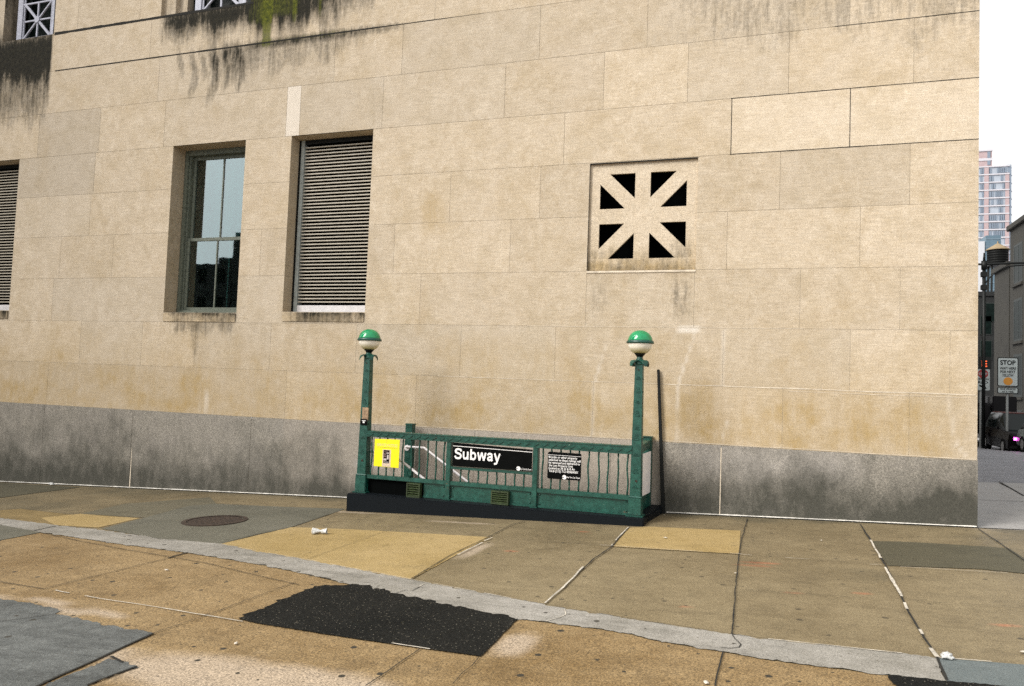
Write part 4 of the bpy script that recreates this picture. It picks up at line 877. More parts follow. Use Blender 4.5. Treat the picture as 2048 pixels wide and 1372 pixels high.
def side_board():
    XS = XPR+.055; a = atx(1286.5,907,XS); b = atx(1313.5,897,XS); c = atx(1286.5,991,XS); d = atx(1313.5,974,XS)
    y0, y1 = YP+.075, -.14
    m = MB(); z = lambda p: p.z; m.bary(y0, y1, XS-.012, XS, c.z, a.z-.005, d.z, b.z); o = m.build('blank_board', M['white_panel'], bevel=.003)
    tag(o, 'blank white board fixed to the side of the railing near the wall', 'board')
side_board()
def ribbon(mb, pts, w, conv, smooth=True):
    P = [Vector((p[0], p[1])) for p in pts]
    if smooth and len(P) > 2:
        Q = []
        for i in range(len(P)-1):
            a, b, c, d = P[max(0, i-1)], P[i], P[i+1], P[min(len(P)-1, i+2)]
            for k in range(5):
                t = k/5; Q.append(.5*((2*b)+(c-a)*t+(2*a-5*b+4*c-d)*t*t+(3*b-a-3*c+d)*t**3))
        P = Q+[P[-1]]
    vs = []
    for i, p in enumerate(P):
        d = P[min(i+1, len(P)-1)]-P[max(i-1, 0)]; d.normalize(); n = Vector((-d.y, d.x))*w/2
        vs += [conv(p+n), conv(p-n)]
    mb.add(vs, [(2*i, 2*i+1, 2*i+3, 2*i+2) for i in range(len(P)-1)])
GLYPH = {'S': (.655, [([(.575,.515),(.545,.60),(.46,.648),(.335,.66),(.20,.638),(.132,.575),(.127,.50),(.175,.435),(.28,.398),(.40,.365),(.51,.32),(.558,.245),(.55,.165),(.49,.095),(.40,.06),(.31,.055),(.195,.075),(.125,.13),(.10,.215)], .138, True)]),
 'u': (.595, [([(.125,.53),(.125,.36),(.127,.2),(.15,.11),(.21,.066),(.28,.066),(.37,.10),(.44,.19)], .135, True), ([(.46,.53),(.46,0)], .137, False)]),
 'b': (.605, [([(.125,.72),(.125,0)], .137, False), ([(.14,.34),(.20,.44),(.31,.475),(.42,.43),(.475,.33),(.48,.25),(.46,.15),(.40,.08),(.31,.052),(.20,.09),(.14,.19)], .13, True)]),
 'w': (.77, [([(.075,.53),(.215,.0)], .13, False), ([(.215,.0),(.385,.53)], .12, False), ([(.385,.53),(.555,.0)], .12, False), ([(.555,.0),(.695,.53)], .13, False)]),
 'a': (.56, [([(.095,.365),(.125,.43),(.19,.472),(.28,.478),(.37,.452),(.408,.38),(.41,.28),(.41,.16),(.418,.08),(.45,.0)], .13, True), ([(.41,.295),(.32,.278),(.20,.255),(.125,.205),(.112,.135),(.15,.075),(.22,.055),(.31,.08),(.39,.15)], .12, True)]),
 'y': (.54, [([(.07,.53),(.275,.02)], .135, False), ([(.475,.53),(.30,.03),(.255,-.09),(.205,-.14),(.13,-.155),(.05,-.148)], .125, True)])}
def subway_sign():
    Y = YF-.056; tl, tr = at(906.5,886,Y), at(1064.5,902,Y); zl = lz((906.5,885), (1064.5,899.5), Y); zb = lz((906.5,932), (1064.5,943), Y); x0, x1 = tl.x, tr.x
    t = thing('subway_sign', 'long black sign reading Subway in white on the green railing', 'sign', (x0, Y, zb(x0)))
    m = MB(); m.bar(x0, x1, Y, Y+.014, zb(x0), zl(x0), zb(x1), zl(x1)); m.build('panel', M['black_sign'], t, .002)
    ln = lz((907,891.2), (1064.5,904), Y); s = MB(); s.bar(x0, x1, Y-.0015, Y, ln(x0)-.006, ln(x0)+.001, ln(x1)-.006, ln(x1)+.001); s.build('stripe', M['white_sign'], t)
    L = MB(); u = Vector((x1-x0, 0, zb(x1)-zb(x0))); o = at(908.5,917.5,Y); e = at(1000,925,Y)
    em = (at(908,897,Y).z-at(908,918,Y).z)/.70; tot = sum(GLYPH[c][0] for c in 'Subway')-.06; kx = (e.x-o.x)/tot; sl = u.z/u.x; pen = -.03; lay = 0
    for ch in 'Subway':
        adv, strokes = GLYPH[ch]
        for pts, w_, smo in strokes:
            lay += 1; ribbon(L, [(p[0]+pen, p[1]) for p in pts], w_, lambda q, l=lay: (o.x+q.x*kx, Y-.0012-.00015*l, o.z+q.y*em+q.x*kx*sl), smo)
        pen += adv
    L.build('lettering', M['white_sign'], t)
    S = MB(); c = at(1036.7,937,Y); r = .026
    S.add([(c.x+r*math.cos(a), Y-.0015, c.z+r*math.sin(a)) for a in [2*math.pi*k/24 for k in range(24)]], [tuple(range(24))])
    o2 = at(1040.5,939.3,Y); e2 = at(1062.5,941.5,Y); text_mb(S, 'New York City Transit', o2, u, (0,0,1), .027, bold=.012, width=e2.x-o2.x)
    S.build('emblem', M['white_sign'], t)
    K = MB(); K.add([(c.x-r, Y-.0022, c.z+.003), (c.x-.004, Y-.0022, c.z+.003), (c.x-.004, Y-.0022, c.z-.004), (c.x-r, Y-.0022, c.z-.004)], [(0,1,2,3)]); K.build('emblem_bar', M['black_sign'], t)
    return t
subway_sign()
def notice_sign():
    Y = YF-.03; x0, x1 = at(1096,905,Y).x, at(1163,910,Y).x; zt = lz((1096,903), (1163.5,907.7), Y); zb = lz((1096,957), (1162,961.7), Y)
    t = thing('notice_sign', 'square black notice about bicycles in small white lettering on the railing', 'sign', (x0, Y, zb(x0)))
    pts = []; r = .022
    for (cx, cz, a0) in ((x0+r, zb(x0)+r, 180), (x1-r, zb(x1)+r, 270), (x1-r, zt(x1)-r, 0), (x0+r, zt(x0)-r, 90)):
        for k in range(5): a = math.radians(a0+k*22.5); pts.append((cx+r*math.cos(a), cz+r*math.sin(a)))
    n = len(pts); m = MB(); m.add([(p, Y, q) for p, q in pts]+[(p, Y+.006, q) for p, q in pts], [tuple(range(n)), tuple(reversed(range(n, 2*n)))]+[(k, n+k, n+(k+1) % n, (k+1) % n) for k in range(n)])
    m.build('panel', M['black_sign'], t)
    L = MB(); u = Vector((x1-x0, 0, zb(x1)-zb(x0))); ln = lz((1096,908.8), (1163.5,913.5), Y)
    L.bar(x0+.004, x1-.004, Y-.0012, Y, ln(x0)-.004, ln(x0)+.0, ln(x1)-.004, ln(x1)+.0)
    rows = [('Bicycles or other property', 1154.5), ('attached to these railings will', 1161.5), ('be removed and delivered to', 1160), ('the Lost Property Unit', 1145.5), ('located at 34 St & 8 Av', 1149.5), ('Tel.# (212) 712-4500/4501', 1155.5)]
    for i, (s, xe) in enumerate(rows):
        o = at(1097.5, 915.6+i*5.55, Y); e = at(xe, 918+i*5.6, Y); text_mb(L, s, o, u, (0,0,1), .0375, bold=.016, width=e.x-o.x)
    L.build('lettering', M['white_sign'], t)
    S = MB(); c = at(1128.5,954.5,Y); r = .026; S.add([(c.x+r*math.cos(a), Y-.0015, c.z+r*math.sin(a)) for a in [2*math.pi*k/24 for k in range(24)]], [tuple(range(24))])
    o = at(1133,955.8,Y); e = at(1160,957.8,Y); text_mb(S, 'New York City Transit', o, u, (0,0,1), .026, bold=.012, width=e.x-o.x); S.build('emblem', M['white_sign'], t)
    K = MB(); K.add([(c.x-r, Y-.0022, c.z+.005), (c.x-.003, Y-.0022, c.z+.005), (c.x-.003, Y-.0022, c.z-.005), (c.x-r, Y-.0022, c.z-.005)], [(0,1,2,3)]); K.build('emblem_bar', M['black_sign'], t)
notice_sign()
def yellow_sign():
    Y = YF-.045; tl, tr, bl, br = at(749.6,877.5,Y), at(799.8,879.5,Y), at(747.2,932,Y), at(797,936.3,Y)
    t = thing('yellow_notice', 'bright yellow service notice hanging on the railing by the left post', 'sign', bl)
    m = MB(); x0, x1 = (tl.x+bl.x)/2, (tr.x+br.x)/2; m.bar(x0, x1, Y, Y+.006, bl.z, tl.z, br.z, tr.z); m.build('panel', M['yellow'], t, .002)
    u = Vector((x1-x0, 0, br.z-bl.z)); L = MB(); o = at(754,891.5,Y); e = at(795,894,Y); text_mb(L, 'SERVICE NOTICE', o, u, (0,0,1), .05, bold=.01, width=e.x-o.x); L.build('lettering', M['yellow_text'], t)
    K = MB(); a, b = at(753.5,893.5,Y), at(795,896.5,Y); K.bar(a.x, b.x, Y-.001, Y, a.z-.004, a.z, b.z-.004, b.z); c = at(774.5,884,Y); text_mb(K, '?', (c.x-.012, c.y, c.z-.012), u, (0,0,1), .04); K.build('underline', M['grey_print'], t)
    p0, p1, p2 = at(765.5,898.5,Y), at(781,927,Y), at(781,934,Y); S = MB(); S.box(p0.x, p1.x, Y-.0015, Y, p2.z, p0.z); S.build('sheet', plain('beige_paper', (.62,.49,.36,1), .7, var=.1), t)
    q = MB(); q.box(at(767.6,900,Y).x, at(779.3,900,Y).x, Y-.0025, Y-.0015, p1.z, p0.z-.008, 0)
    for (fx, fz, w_, h_, mi) in ((.1,.83,.8,.06,1),(.5,.74,.45,.07,2),(.1,.45,.35,.3,1),(.6,.3,.3,.35,2),(.05,.2,.5,.16,2),(.1,.06,.8,.05,2),(.2,.56,.16,.08,3)):
        xa, xb = at(767.6,900,Y).x, at(779.3,900,Y).x; za, zb_ = p1.z, p0.z-.008
        q.box(lerp(xa,xb,fx), lerp(xa,xb,min(1,fx+w_)), Y-.0032, Y-.0025, lerp(za,zb_,fz), lerp(za,zb_,min(1,fz+h_)), mi)
    q.build('picture', [M['black_sign'], plain('dull_print', (.16,.10,.09,1), .6), plain('light_print', (.5,.44,.42,1), .6), M['yellow']], t)
yellow_sign()
def newel():
    Y = -.14; a, b = at(810.5,862,Y).x, at(831,862,Y).x; c = (a+b)/2; w_ = .105; zt = at(820,850,Y).z
    t = thing('newel_post', 'plain square green post against the wall behind the railing', 'post', (c, Y, gz(c, Y)))
    m = MB(); m.taper(c, Y, w_, w_, gz(c, Y)-.1, zt, d0=.11, d1=.11); m.build('shaft', GRN, t, .005)
    m = MB(); m.taper(c, Y, w_+.012, w_+.012, zt, zt+.022); m.build('cap', GRN, t, .004)
    return c
nx = newel()
def handrail(name, px, Y, label, brk):
    pts = [at(*p, Y) for p in px]; d = pts[-1]-pts[-2]; pts.append(pts[-1]+d*1.5)
    t = thing(name, label, 'handrail', pts[0], 'white stair handrails')
    m = MB(); m.tube(pts, .0165, 10); m.build('rail', M['handrail'], t, smooth=True)
    m = MB(); p = pts[0]; m.tube([(p.x, p.y, p.z), (p.x, brk, p.z-.02)], .014, 8); m.tube([(p.x, brk-.006, p.z-.02), (p.x, brk+.006, p.z-.02)], .04, 10); m.build('bracket', M['handrail'], t)
handrail('handrail', [(812,893),(848,895.5),(937,965)], -.23, 'white stair handrail running down from the green post by the wall', -.195)
handrail('handrail', [(736,902.5),(768,903),(797,917.5),(847,957)], YF+.12, 'white stair handrail running down behind the yellow notice', YF+.05)
def pole():
    a, b = at(1326.5,1027,-.045), at(1316.8,739,-.035)
    m = MB(); d = b-a; n = 6; m.hexa([(a.x-.024,a.y-.02,a.z),(a.x+.024,a.y-.02,a.z),(a.x+.024,a.y+.02,a.z),(a.x-.024,a.y+.02,a.z),(b.x-.016,b.y-.014,b.z),(b.x+.016,b.y-.014,b.z),(b.x+.016,b.y+.014,b.z),(b.x-.016,b.y+.014,b.z)])
    o = m.build('black_pole', M['black_metal'], bevel=.003); tag(o, 'thin black pole leaning against the wall at the right of the railing', 'pole')
pole()
# ------------------------------------------------------------------ the street beyond the corner
M['loft'] = None
def brick(name, A, B, sc=1.0):
    t = NT(name); n = t.noise(.35*sc, 5); g = t.noise(6*sc, 4, .7)
    return t.done(t.mix(t.rng(t.math('ADD', t.math('MULTIPLY', n, .5), t.math('MULTIPLY', g, .5)), .38, .62), A, B), .85, g, .4, .03)
M['loft'] = brick('loft_stone', (.013, .012, .0095, 1), (.027, .025, .019, 1)); M['blackwall'] = brick('black_brick', (.002, .0025, .0025, 1), (.004, .005, .005, 1))
M['frame_dark'] = plain('dark_frame', (.008, .012, .010, 1), .5)
XR = 18.0
def loft(name, label, pe, ylen, roof_px, wins, storey):
    e0 = atx(*pe, XR); y0 = e0.y; zt = e0.z; y1 = y0-ylen                        # far end y0, comes towards the camera
    t = thing(name, label, 'building', (XR, y1, -2.5))
    m = MB(); m.box(XR, XR+14, y1, y0, -4, zt)
    wl = m.build('wall', M['loft'], t)
    c = MB(); c.box(XR-.25, XR+14.2, y1-.2, y0+.2, zt, zt+.45); c.build('cornice', M['loft'], t, .05)
    for (py_, hh) in wins:
        for k, yc in enumerate([y0-2.2-i*4.0 for i in range(int((ylen-2)/4.0))]):
            z = py_
            f = MB(); f.box(XR-.02, XR+.1, yc-1.15, yc+1.15, z, z+.18); f.box(XR-.02, XR+.1, yc-1.15, yc+1.15, z+hh-.18, z+hh); f.box(XR-.02, XR+.1, yc-1.15, yc-1.0, z+.18, z+hh-.18); f.box(XR-.02, XR+.1, yc+1.0, yc+1.15, z+.18, z+hh-.18); f.box(XR-.02, XR+.1, yc-.05, yc+.05, z+.18, z+hh-.18)
            w_ = f.build('window', M['frame_dark'], t); p = MB(); p.box(XR-.01, XR+.05, yc-1.0, yc+1.0, z+.18, z+hh-.18); p.build('pane', M['pane_dark'], w_)
            s = MB(); s.box(XR-.16, XR+.05, yc-1.3, yc+1.3, z-.2, z); s.build('sill', M['loft'], w_)
    return y1, zt
eA = atx(1989,549,XR); eB = atx(2020.5,463,XR)
yA, zA = loft('loft_building', 'lower grey stone loft building behind the stop sign, with tall dark windows', (1989,549), eA.y-eB.y-.3, None, [(eA.z-5.2, 3.4), (eA.z-9.6, 3.4), (eA.z-14, 3.4)], 4.4)
loft('loft_building', 'taller grey stone loft building at the right edge of the view', (2020.5,463), 34, None, [(eB.z-4.6, 3.2), (eB.z-9.2, 3.4), (eB.z-13.6, 3.4), (eB.z-18, 3.4)], 4.4)
def black_building():
    Y = 88; a = at(1935,592,Y); b = at(1989,592,Y); t = thing('dark_building', 'black brick building closing the side street below the water tank', 'building', (b.x, Y, -3))
    m = MB(); m.box(a.x-6, b.x+1.5, Y, Y+16, -5, b.z); m.build('wall', M['blackwall'], t)
    p = MB(); p.box(a.x-6.1, b.x+1.6, Y-.15, Y+.3, b.z, b.z+.5); p.build('parapet', M['blackwall'], t)
    for i, (px, py) in enumerate(((1972,650),(1972,700),(1982,625))):
        q = at(px, py, Y); f = MB(); f.box(q.x-.6, q.x+.6, Y-.06, Y+.02, q.z-1.1, q.z+1.1); w_ = f.build('window', M['frame_dark'], t); g = MB(); g.box(q.x-.5, q.x+.5, Y-.08, Y-.05, q.z-1.0, q.z+1.0); g.build('pane', M['pane_dark'], w_)
    return b.z
zb = black_building()
def water_tank():
    Y = 94; a, b = at(1974,515,Y), at(2017,515,Y); c = (a.x+b.x)/2; r = (b.x-a.x)/2; z1 = at(1995,500,Y).z; z0 = at(1995,529,Y).z; zt = at(1995,487,Y).z
    t = thing('water_tank', 'black wooden rooftop water tank with a tan conical roof on legs', 'water tank', (c, Y, zb))
    m = MB(); m.lathe((c,Y,0), [(r*.98,z0),(r,z1)], 28); m.build('barrel', plain('tarred_wood', (.002,.0022,.0022,1), .8, spec=.1), t)
    h = MB()
    for k in range(1, 6): z = lerp(z0, z1, k/6); h.lathe((c,Y,0), [(r*1.0,z-.03),(r*1.012,z-.03),(r*1.012,z+.03),(r*1.0,z+.03)], 28)
    h.build('hoop', M['black_metal'], t)
    m = MB(); m.lathe((c,Y,0), [(r*1.12,z1-.05),(r*1.12,z1+.05),(r*.25,zt-.1),(r*.08,zt),(r*.06,zt+.25)], 28); m.build('roof', plain('tan_roof', (.20,.15,.085,1), .8, var=.15, sc=3), t)
    for (sx, sy) in ((-1,-1),(1,-1),(-1,1),(1,1)):
        l = MB(); l.tube([(c+sx*r*.75, Y+sy*r*.75, zb-.3), (c+sx*r*.7, Y+sy*r*.7, z0)], .13, 6); l.build('leg', M['black_metal'], t)
    l = MB(); l.tube([(c-r*.75,Y-r*.75,zb+.3),(c+r*.72,Y-r*.72,z0-.3)], .06, 6); l.tube([(c+r*.75,Y-r*.75,zb+.3),(c-r*.72,Y-r*.72,z0-.3)], .06, 6); l.box(c-r, c+r, Y-r, Y+r, z0-.25, z0); l.build('frame', M['black_metal'], t)
water_tank()
def tower():
    Y = 320; a = at(1960,318,Y); zt = at(2000,331,Y).z; zt2 = at(1975,298,Y).z; b = at(2027.5,318,Y); L = a.x-22; R = b.x
    xa = at(1987,300,Y).x; x2 = at(2018,330,Y).x
    t = thing('glass_tower', 'distant pale blue glass and red brick tower beyond the corner', 'building', (R, Y, 0))
    G1 = plain('tower_glass', (.27, .30, .345, 1), .45, var=.25, sc=.25); R1 = plain('tower_brick', (.33, .25, .255, 1), .8, var=.1, sc=.4); W1 = plain('tower_slab', (.43, .42, .45, 1), .7); D1 = plain('tower_shade', (.15, .185, .235, 1), .6)  # pale tints carry the distance haze in the colour
    m = MB(); m.box(L, x2, Y, Y+30, -5, zt); m.box(x2, R, Y+3, Y+30, -5, zt+1.0); m.build('wall', G1, t)
    n = 34; s = MB()
    for i in range(n):
        z = zt-.3-i*3.05
        s.box(L-.2, x2+.15, Y-.35, Y-.02, z-.22, z+.2); s.box(x2+.15, R+.2, Y+2.7, Y+2.98, z-.25, z+.2)
    s.build('floor_band', W1, t)
    c = MB(); xr = at(1972.5,400,Y).x
    c.box(xr-.75, xr+.75, Y-.25, Y-.04, -5, zt); xb = at(2014.5,400,Y).x; c.box(xb-.7, xb+.6, Y-.2, Y-.04, -5, zt-3); c.box(L+4, L+6, Y-.25, Y-.04, -5, zt); c.build('brick_pier', R1, t)
    d = MB(); xd = at(2018.5,400,Y).x; d.box(xd-.6, xd+.7, Y-.05, Y+2.9, -5, zt-.5); d.build('recess', D1, t)
    w_ = MB(); rnd = random.Random(4)
    for i in range(n):
        z = zt-.6-i*3.05
        for k in range(14):
            x = lerp(at(1960,400,Y).x, xd-1, k/14)
            if rnd.random() < .55: w_.box(x, x+.75, Y-.12, Y-.03, z-2.2, z-.35)
    tag(w_.build('windows', D1, t), kind='stuff')
    p = MB(); p.box(L+3, xa, Y+2, Y+22, zt, zt2); ph = p.build('penthouse', R1, t)
    q = MB(); zm = at(1975,316,Y).z; q.box(L+2.9, xa+.1, Y+1.8, Y+1.98, zm-.5, zm+.5); q.box(L+2.9, xa+.3, Y+1.7, Y+1.98, zt2-.3, zt2+.3); q.box(xa-1.6, xa-.6, Y+1.75, Y+1.95, zt+1, zm-.5, 1); q.box(xa-1.6, xa-.6, Y+1.75, Y+1.95, zm+.5, zt2-.5, 1); q.build('penthouse_band', [W1, D1], ph)
tower()
def blue_block():
    Y = 250; a, b = at(1972,471,Y), at(2002,471,Y); t = thing('blue_block', 'dark blue glass block standing low in front of the distant tower', 'building', (b.x, Y, 0))
    m = MB(); m.box(a.x, b.x, Y, Y+20, -5, a.z); m.build('wall', plain('blue_glass', (.07,.115,.15,1), .4, var=.2, sc=.3), t)
    p = MB(); p.box(a.x-4, a.x-.2, Y+.5, Y+20, -5, at(1965,482,Y).z); p.build('annex', plain('white_render', (.40,.41,.43,1), .7), t)
    s = MB()
    for i in range(12): s.box(a.x-.05, b.x+.05, Y-.1, Y-.01, a.z-1.2-i*2.2, a.z-1-i*2.2)
    s.build('floor_band', plain('blue_band', (.13,.18,.22,1), .5), t)
blue_block()
def traffic_mast():
    Y = 30; b = at(1966.5,870,Y); zt = at(1966.5,506,Y).z; za = at(1966.5,528.5,Y).z; X = b.x
    t = thing('traffic_mast', 'black street mast with a long horizontal arm and curved brace', 'mast', (X, Y, zroad(X, Y)))
    m = MB(); m.tube([(X,Y,zroad(X,Y)),(X,Y,zt-.4)], .075, 12); m.tube([(X,Y,zt-.4),(X,Y,zt)], [.06,.03], 10); m.tube([(X,Y,za-.25),(X,Y,za+.15)], .12, 12); m.build('pole', M['black_metal'], t, smooth=True)
    m = MB(); m.tube([(X-.3,Y,za),(X,Y,za),(X+6,Y-.6,za+.05)], .05, 10); m.build('arm', M['black_metal'], t, smooth=True)
    p = [at(px, py, Y) for px, py in ((1968,570),(1977,558),(1988,547),(2003,537.5),(2020,532.5),(2048,530),(2075,529.5))]; m = MB(); m.tube(p, .03, 8); m.build('brace', M['black_metal'], t, smooth=True)
    for (px, py) in ((1967,549),(1967,575)): q = at(px, py, Y); m = MB(); m.box(q.x-.11, q.x+.13, Y-.1, Y+.1, q.z-.12, q.z+.12); m.build('clamp', M['black_metal'], t, .02)
traffic_mast()
M['sign_white'] = plain('sign_white', (.24, .27, .27, 1), .5, var=.08, sc=8); M['sign_red'] = plain('sign_red', (.16, .01, .01, 1), .5, var=.1); M['sign_amber'] = plain('sign_amber', (.34, .14, .006, 1), .5, var=.1); M['galv'] = plain('galvanised', (.16, .17, .17, 1), .5)
def rrect(mb, x0, x1, z0, z1, y0, y1, r, m=0):
    pts = []
    for (cx, cz, a0) in ((x0+r, z0+r, 180), (x1-r, z0+r, 270), (x1-r, z1-r, 0), (x0+r, z1-r, 90)):
        for k in range(5): a = math.radians(a0+k*22.5); pts.append((cx+r*math.cos(a), cz+r*math.sin(a)))
    n = len(pts); mb.add([(p, y0, q) for p, q in pts]+[(p, y1, q) for p, q in pts], [tuple(range(n)), tuple(reversed(range(n, 2*n)))]+[(k, n+k, n+(k+1) % n, (k+1) % n) for k in range(n)], m)
def stop_sign():
    Y = 27.5; A = at(1996.5,716,Y); B = at(2035,772,Y); C = at(1996.5,775.5,Y); D_ = at(2035,786.5,Y); x0, x1 = A.x, B.x; c = (x0+x1)/2
    t = thing('stop_sign', 'white roadside sign on a pole reading stop wait here for next yellow', 'sign', (c, Y, zroad(c, Y)))
    m = MB(); m.tube([(c,Y+.08,zroad(c,Y)),(c,Y+.08,A.z)], .05, 8); m.build('pole', M['galv'], t)
    m = MB(); rrect(m, x0-.03, x1+.03, B.z-.03, A.z+.03, Y+.004, Y+.02, .06, 1); rrect(m, x0, x1, B.z, A.z, Y, Y+.006, .05, 0); m.build('panel', [M['sign_white'], M['black_sign']], t)
    m = MB(); rrect(m, x0-.03, x1+.03, D_.z-.03, C.z+.02, Y+.004, Y+.02, .05, 1); rrect(m, x0, x1, D_.z, C.z, Y, Y+.006, .04, 0); m.build('lower_panel', [M['sign_white'], M['black_sign']], t)
    L = MB(); u = (1,0,0); w_ = x1-x0
    def row(s, py, frac, h, b=.02): o = at(2015.5, py, Y); text_mb(L, s, (c-w_*frac/2, Y-.004, o.z), u, (0,0,1), h, bold=b, width=w_*frac)
    row('STOP', 729.5, .80, .27, .03); row('WAIT HERE', 739, .84, .15); row('FOR NEXT', 746, .78, .15); row('YELLOW', 753, .58, .15); row('ONE VEHICLE', 779.8, .8, .095); row('AT A TIME', 785, .6, .095)
    L.build('lettering', M['black_sign'], t)
    d = MB(); q = at(2016,762.5,Y); d.add([(q.x+.17*math.cos(2*math.pi*k/24), Y-.004, q.z+.17*math.sin(2*math.pi*k/24)) for k in range(24)], [tuple(range(24))]); d.build('disc', M['sign_amber'], t)
stop_sign()
def red_sign():
    Y = 31; A = at(1950,738,Y); B = at(1979.5,781,Y); x0, x1 = A.x-.1, B.x; t = thing('stop_here_sign', 'white sign with a red octagon reading stop here on red beside the corner', 'sign', (x0+.4, Y, zroad(x0, Y)))
    m = MB(); c = (x0+x1)/2; m.tube([(c,Y+.08,zroad(c,Y)),(c,Y+.08,A.z)], .05, 8); m.build('pole', M['galv'], t)
    m = MB(); rrect(m, x0, x1, B.z, A.z, Y, Y+.02, .04); m.build('panel', M['sign_white'], t)
    q = at(1966,747.5,Y); d = MB(); d.add([(q.x+.225*math.cos(math.pi/8+k*math.pi/4), Y-.004, q.z+.225*math.sin(math.pi/8+k*math.pi/4)) for k in range(8)], [tuple(range(8))]); d.build('octagon', M['sign_red'], t)
    L = MB(); text_mb(L, 'STOP', (q.x-.17, Y-.008, q.z-.06), (1,0,0), (0,0,1), .16, bold=.01, width=.34); L.build('octagon_lettering', M['sign_white'], t)
    L = MB(); o = at(1966,759.8,Y); text_mb(L, 'HERE ON', (q.x-.23, Y-.004, o.z), (1,0,0), (0,0,1), .12, bold=.015, width=.46); o = at(1966,767,Y); text_mb(L, 'RED', (q.x-.2, Y-.004, o.z), (1,0,0), (0,0,1), .17, bold=.02, width=.4)
    a, b = at(1958.5,770.5,Y), at(1974,778,Y); dr = (b-a); dr.y = 0; dr.normalize(); nn = Vector((-dr.z, 0, dr.x)); h = .035; e = b-dr*.16
    for v in (a, b, e): v.y = Y-.004
    L.add([a-nn*h, e-nn*h, e+nn*h, a+nn*h], [(0,1,2,3)]); L.add([e-nn*.11, b, e+nn*.11], [(0,1,2)]); L.build('lettering', M['black_sign'], t)
red_sign()
def emit(name, c, s):
    m = bpy.data.materials.new(name); m.use_nodes = True; b = m.node_tree.nodes['Principled BSDF']; b.inputs['Base Color'].default_value = c; b.inputs['Emission Color'].default_value = c; b.inputs['Emission Strength'].default_value = s; return m
def lit_letter():
    Y = 34; q = at(1962.3,733,Y); t = thing('signal_box', 'black signal box showing a lit orange letter E above the red sign', 'signal', (q.x, Y, q.z-.4))
    m = MB(); m.box(q.x-.1, q.x+.45, Y+.01, Y+.3, q.z-.12, q.z+.5); m.tube([(q.x+.17,Y+.2,q.z-3.6),(q.x+.17,Y+.2,q.z-.1)], .05, 8); m.build('housing', M['black_metal'], t, .02)
    L = MB(); text_mb(L, 'E', (q.x+.02, Y+.004, q.z), (1,0,0), (0,0,1), .42, bold=.03, width=.24); L.build('lettering', emit('orange_led', (.9,.12,.03,1), .16), t)
lit_letter()
# vehicles ----------------------------------------------------------
M['car_black'] = plain('black_paint', (.002, .0015, .002, 1), .3, var=.2, sc=3, spec=.15); M['car_grey'] = plain('grey_paint', (.10, .12, .12, 1), .3, var=.1, sc=3); M['tyre'] = plain('tyre', (.004, .004, .004, 1), .9, spec=.1); M['rim'] = plain('rim', (.3, .3, .3, 1), .35, .6); M['car_glass'] = plain('car_glass', (.005, .008, .008, 1), .15, spec=.3); M['lamp_off'] = plain('lamp_lens', (.25, .24, .23, 1), .15)
M['red_top'] = plain('red_roof', (.07, .012, .008, 1), .4)
def loftbody(mb, secs, m=0):     # secs: list of (y, [(x,z)...]) closed profiles
    n = len(secs[0][1]); vs = [(x, y, z) for y, pr in secs for x, z in pr]; fs = []
    for i in range(len(secs)-1):
        for k in range(n): fs.append((i*n+k, i*n+(k+1) % n, (i+1)*n+(k+1) % n, (i+1)*n+k))
    fs += [tuple(range(n)), tuple(reversed(range((len(secs)-1)*n, len(secs)*n)))]; mb.add(vs, fs, m)
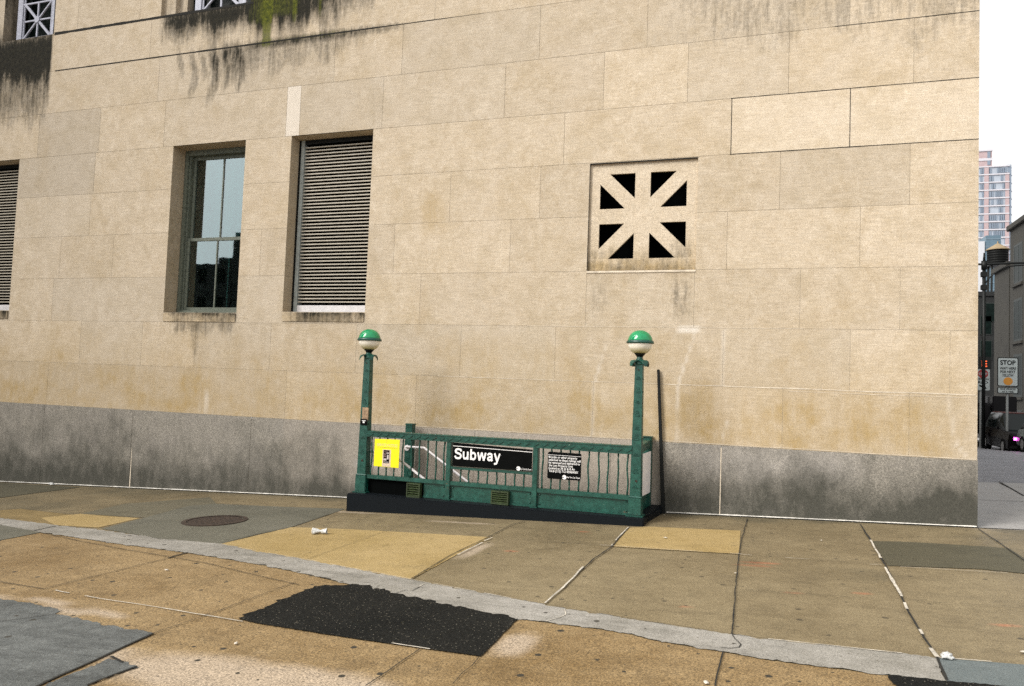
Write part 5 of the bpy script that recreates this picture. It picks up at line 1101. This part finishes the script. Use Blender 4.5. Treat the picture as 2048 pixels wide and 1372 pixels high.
def car(name, X, Y, w, L, H, body, label, grp, lit=None, roof=None):
    """front at y=Y facing the camera, running back to Y+L"""
    zg = min(zroad(X, Y), zroad(X, Y+L)); t = thing(name, label, 'car', (X, Y, zg)); h = w/2
    def prof(s, zb, zt, tuck=.0): return [(X-h*s, zg+zb), (X+h*s, zg+zb), (X+h*s*1.0, zg+zb+(zt-zb)*.55), (X+h*s*(.93-tuck), zg+zt), (X-h*s*(.93-tuck), zg+zt), (X-h*s*1.0, zg+zb+(zt-zb)*.55)]
    m = MB(); hb = H*.58
    loftbody(m, [(Y, prof(.9,.30,hb*.80)), (Y+.12, prof(.98,.24,hb*.92)), (Y+1.2, prof(1,.24,hb)), (Y+L-.9, prof(1,.24,hb+.05)), (Y+L-.1, prof(.97,.26,hb)), (Y+L, prof(.9,.35,hb*.9))]); b = m.build('body', M[body], t, .03)
    m = MB(); loftbody(m, [(Y+1.05, prof(.88,hb-.03,hb+.02)), (Y+1.75, prof(.88,hb-.03,H-.03,.1)), (Y+2.2, prof(.88,hb-.03,H,.12)), (Y+L-.9, prof(.88,hb-.03,H-.02,.12)), (Y+L-.25, prof(.87,hb-.03,hb+.1,.02))]); m.build('cabin', M['car_glass'], t, .02)
    m = MB(); m.box(X-h*.68, X+h*.68, Y+1.9, Y+L-1.0, zg+H-.02, zg+H+.025); m.build('roof', M[roof or body], t, .01)
    for sx in (-1, 1):
        for yy in (Y+.85, Y+L-.95):
            q = MB(); q.tube([(X+sx*(h-.2), yy, zg+.33), (X+sx*(h+.005), yy, zg+.33)], .33, 20); wh = q.build('wheel', M['tyre'], t); q = MB(); q.tube([(X+sx*(h-.03), yy, zg+.33), (X+sx*(h+.012), yy, zg+.33)], .2, 16); q.build('rim', M['rim'], wh)
        q = MB(); on = bool(lit and sx < 0); k_ = .09 if on else .17; q.box(X+sx*h*.70-k_, X+sx*h*.70+k_, Y-.03, Y+.1, zg+hb*.62, zg+hb*.62+.15); q.build('headlight', lit if on else M['lamp_off'], t, .03)
        q = MB(); q.box(X+sx*(h+.02)-.08*(sx < 0), X+sx*(h+.02)+.08*(sx > 0)+.02, Y+1.35, Y+1.5, zg+hb, zg+hb+.14); q.build('mirror', M[body], t, .02)
    q = MB(); q.box(X-h*.45, X+h*.45, Y-.025, Y+.08, zg+.42, zg+hb*.72); q.build('grille', M['black_metal'], t); q = MB(); q.box(X-h*.93, X+h*.93, Y-.06, Y+.1, zg+.28, zg+.42); q.build('bumper', M['black_metal'], t, .03)
    q = MB(); q.box(X-.26, X+.26, Y-.075, Y-.06, zg+.29, zg+.41); q.build('plate', M['lamp_off'], t)
    return t
p = at(2019,897,26.6); car('parked_car', p.x+.82, 26.6, 1.72, 4.6, 1.72, 'car_black', 'black car with one glowing magenta headlight and dark red roof', None, emit('magenta_lamp', (1.0,.10,.8,1), 3.0), 'red_top')
p = at(2104,905,22.2); car('parked_car', p.x+.87, 22.2, 1.75, 4.4, 1.55, 'car_grey', 'pale grey car cut by the right edge of the photo', None)
def truck():
    Y = 33; a = at(1938,890,Y); b = at(2034,890,Y); x0, x1 = a.x, b.x; zg = zroad(x0, Y); zt = at(1990,792,Y).z
    t = thing('box_truck', 'black box truck standing across the road behind the black car', 'truck', (x0, Y, zg)); m = MB(); m.box(x0+1.0, x1, Y, Y+2.3, zg+.75, zt); m.build('box', M['car_black'], t, .04)
    m = MB(); m.box(x0-.9, x0+.95, Y+.1, Y+2.2, zg+.6, zt-.35); m.build('cab', M['car_black'], t, .12)
    m = MB(); m.box(x0-.6, x0+.6, Y+.085, Y+.11, zg+1.5, zt-.6); m.build('side_window', M['car_glass'], t)
    m = MB(); m.box(x0-.9, x1, Y+.2, Y+2.1, zg+.5, zg+.74); m.build('chassis', M['black_metal'], t)
    q0, q1 = at(1952,875.5,Y), at(1969,881,Y); m = MB(); m.box(q0.x, q1.x, Y-.03, Y+.0, q1.z, q0.z); m.build('reflector', M['white_sign'], t)
    for xx in (x0+.0, x1-.6):
        for yy in (Y+.25, Y+1.9): q = MB(); q.tube([(xx+.3,yy-.15,zg+.45),(xx+.3,yy+.15,zg+.45)], .45, 18); wh = q.build('wheel', M['tyre'], t); q = MB(); q.tube([(xx+.3,yy-.17,zg+.45),(xx+.3,yy+.17,zg+.45)], .24, 14); q.build('rim', M['rim'], wh)
truck()
# ------------------------------------------------------------------ houses across the street: seen in the window pane; the last is an added unseen light blocker
def across(label, x0, x1, y, depth, h, setback=None):
    t = thing('street_house', label, 'building', (x1, y, -1.2)); m = MB(); m.box(x0, x1, y-depth, y, -1.6, h); m.build('wall', M['across'], t)
    if setback: s = MB(); s.box(lerp(x0,x1,setback[0]), lerp(x0,x1,setback[1]), y-depth*.8, y-2, h, h+setback[2]); s.build('roof_house', M['across'], t)
    w_ = MB(); nx_ = max(2, int((x1-x0)/3.2)); nz_ = int((h+1)/3.4)
    for i in range(nx_):
        for j in range(nz_): xx = lerp(x0, x1, (i+.5)/nx_); zz = .8+j*3.4; w_.box(xx-.6, xx+.6, y-.02, y+.03, zz, zz+1.8)
    tag(w_.build('windows', M['pane_dark'], t), kind='stuff')
M['across'] = brick('street_house_stone', (.035, .04, .038, 1), (.06, .066, .06, 1), .5)
across('dark stepped house across the street, mirrored low in the sash window', -66, -60.6, -62, 12, 13.4, (.35,.62,1.1))
across('lower dark house across the street, mirrored left in the sash window', -76, -66.2, -62, 12, 12.0, (.1,.35,.9))
across('tall dark house across the street, mirrored at the right of the pane', -60.4, -44, -62, 12, 17.0, (.2,.5,3.0))
across('very tall unseen dark block added across the street to shade the wall', -110, -37, -22, 8, 62.0)  # added out of view to keep light off the wall's left part
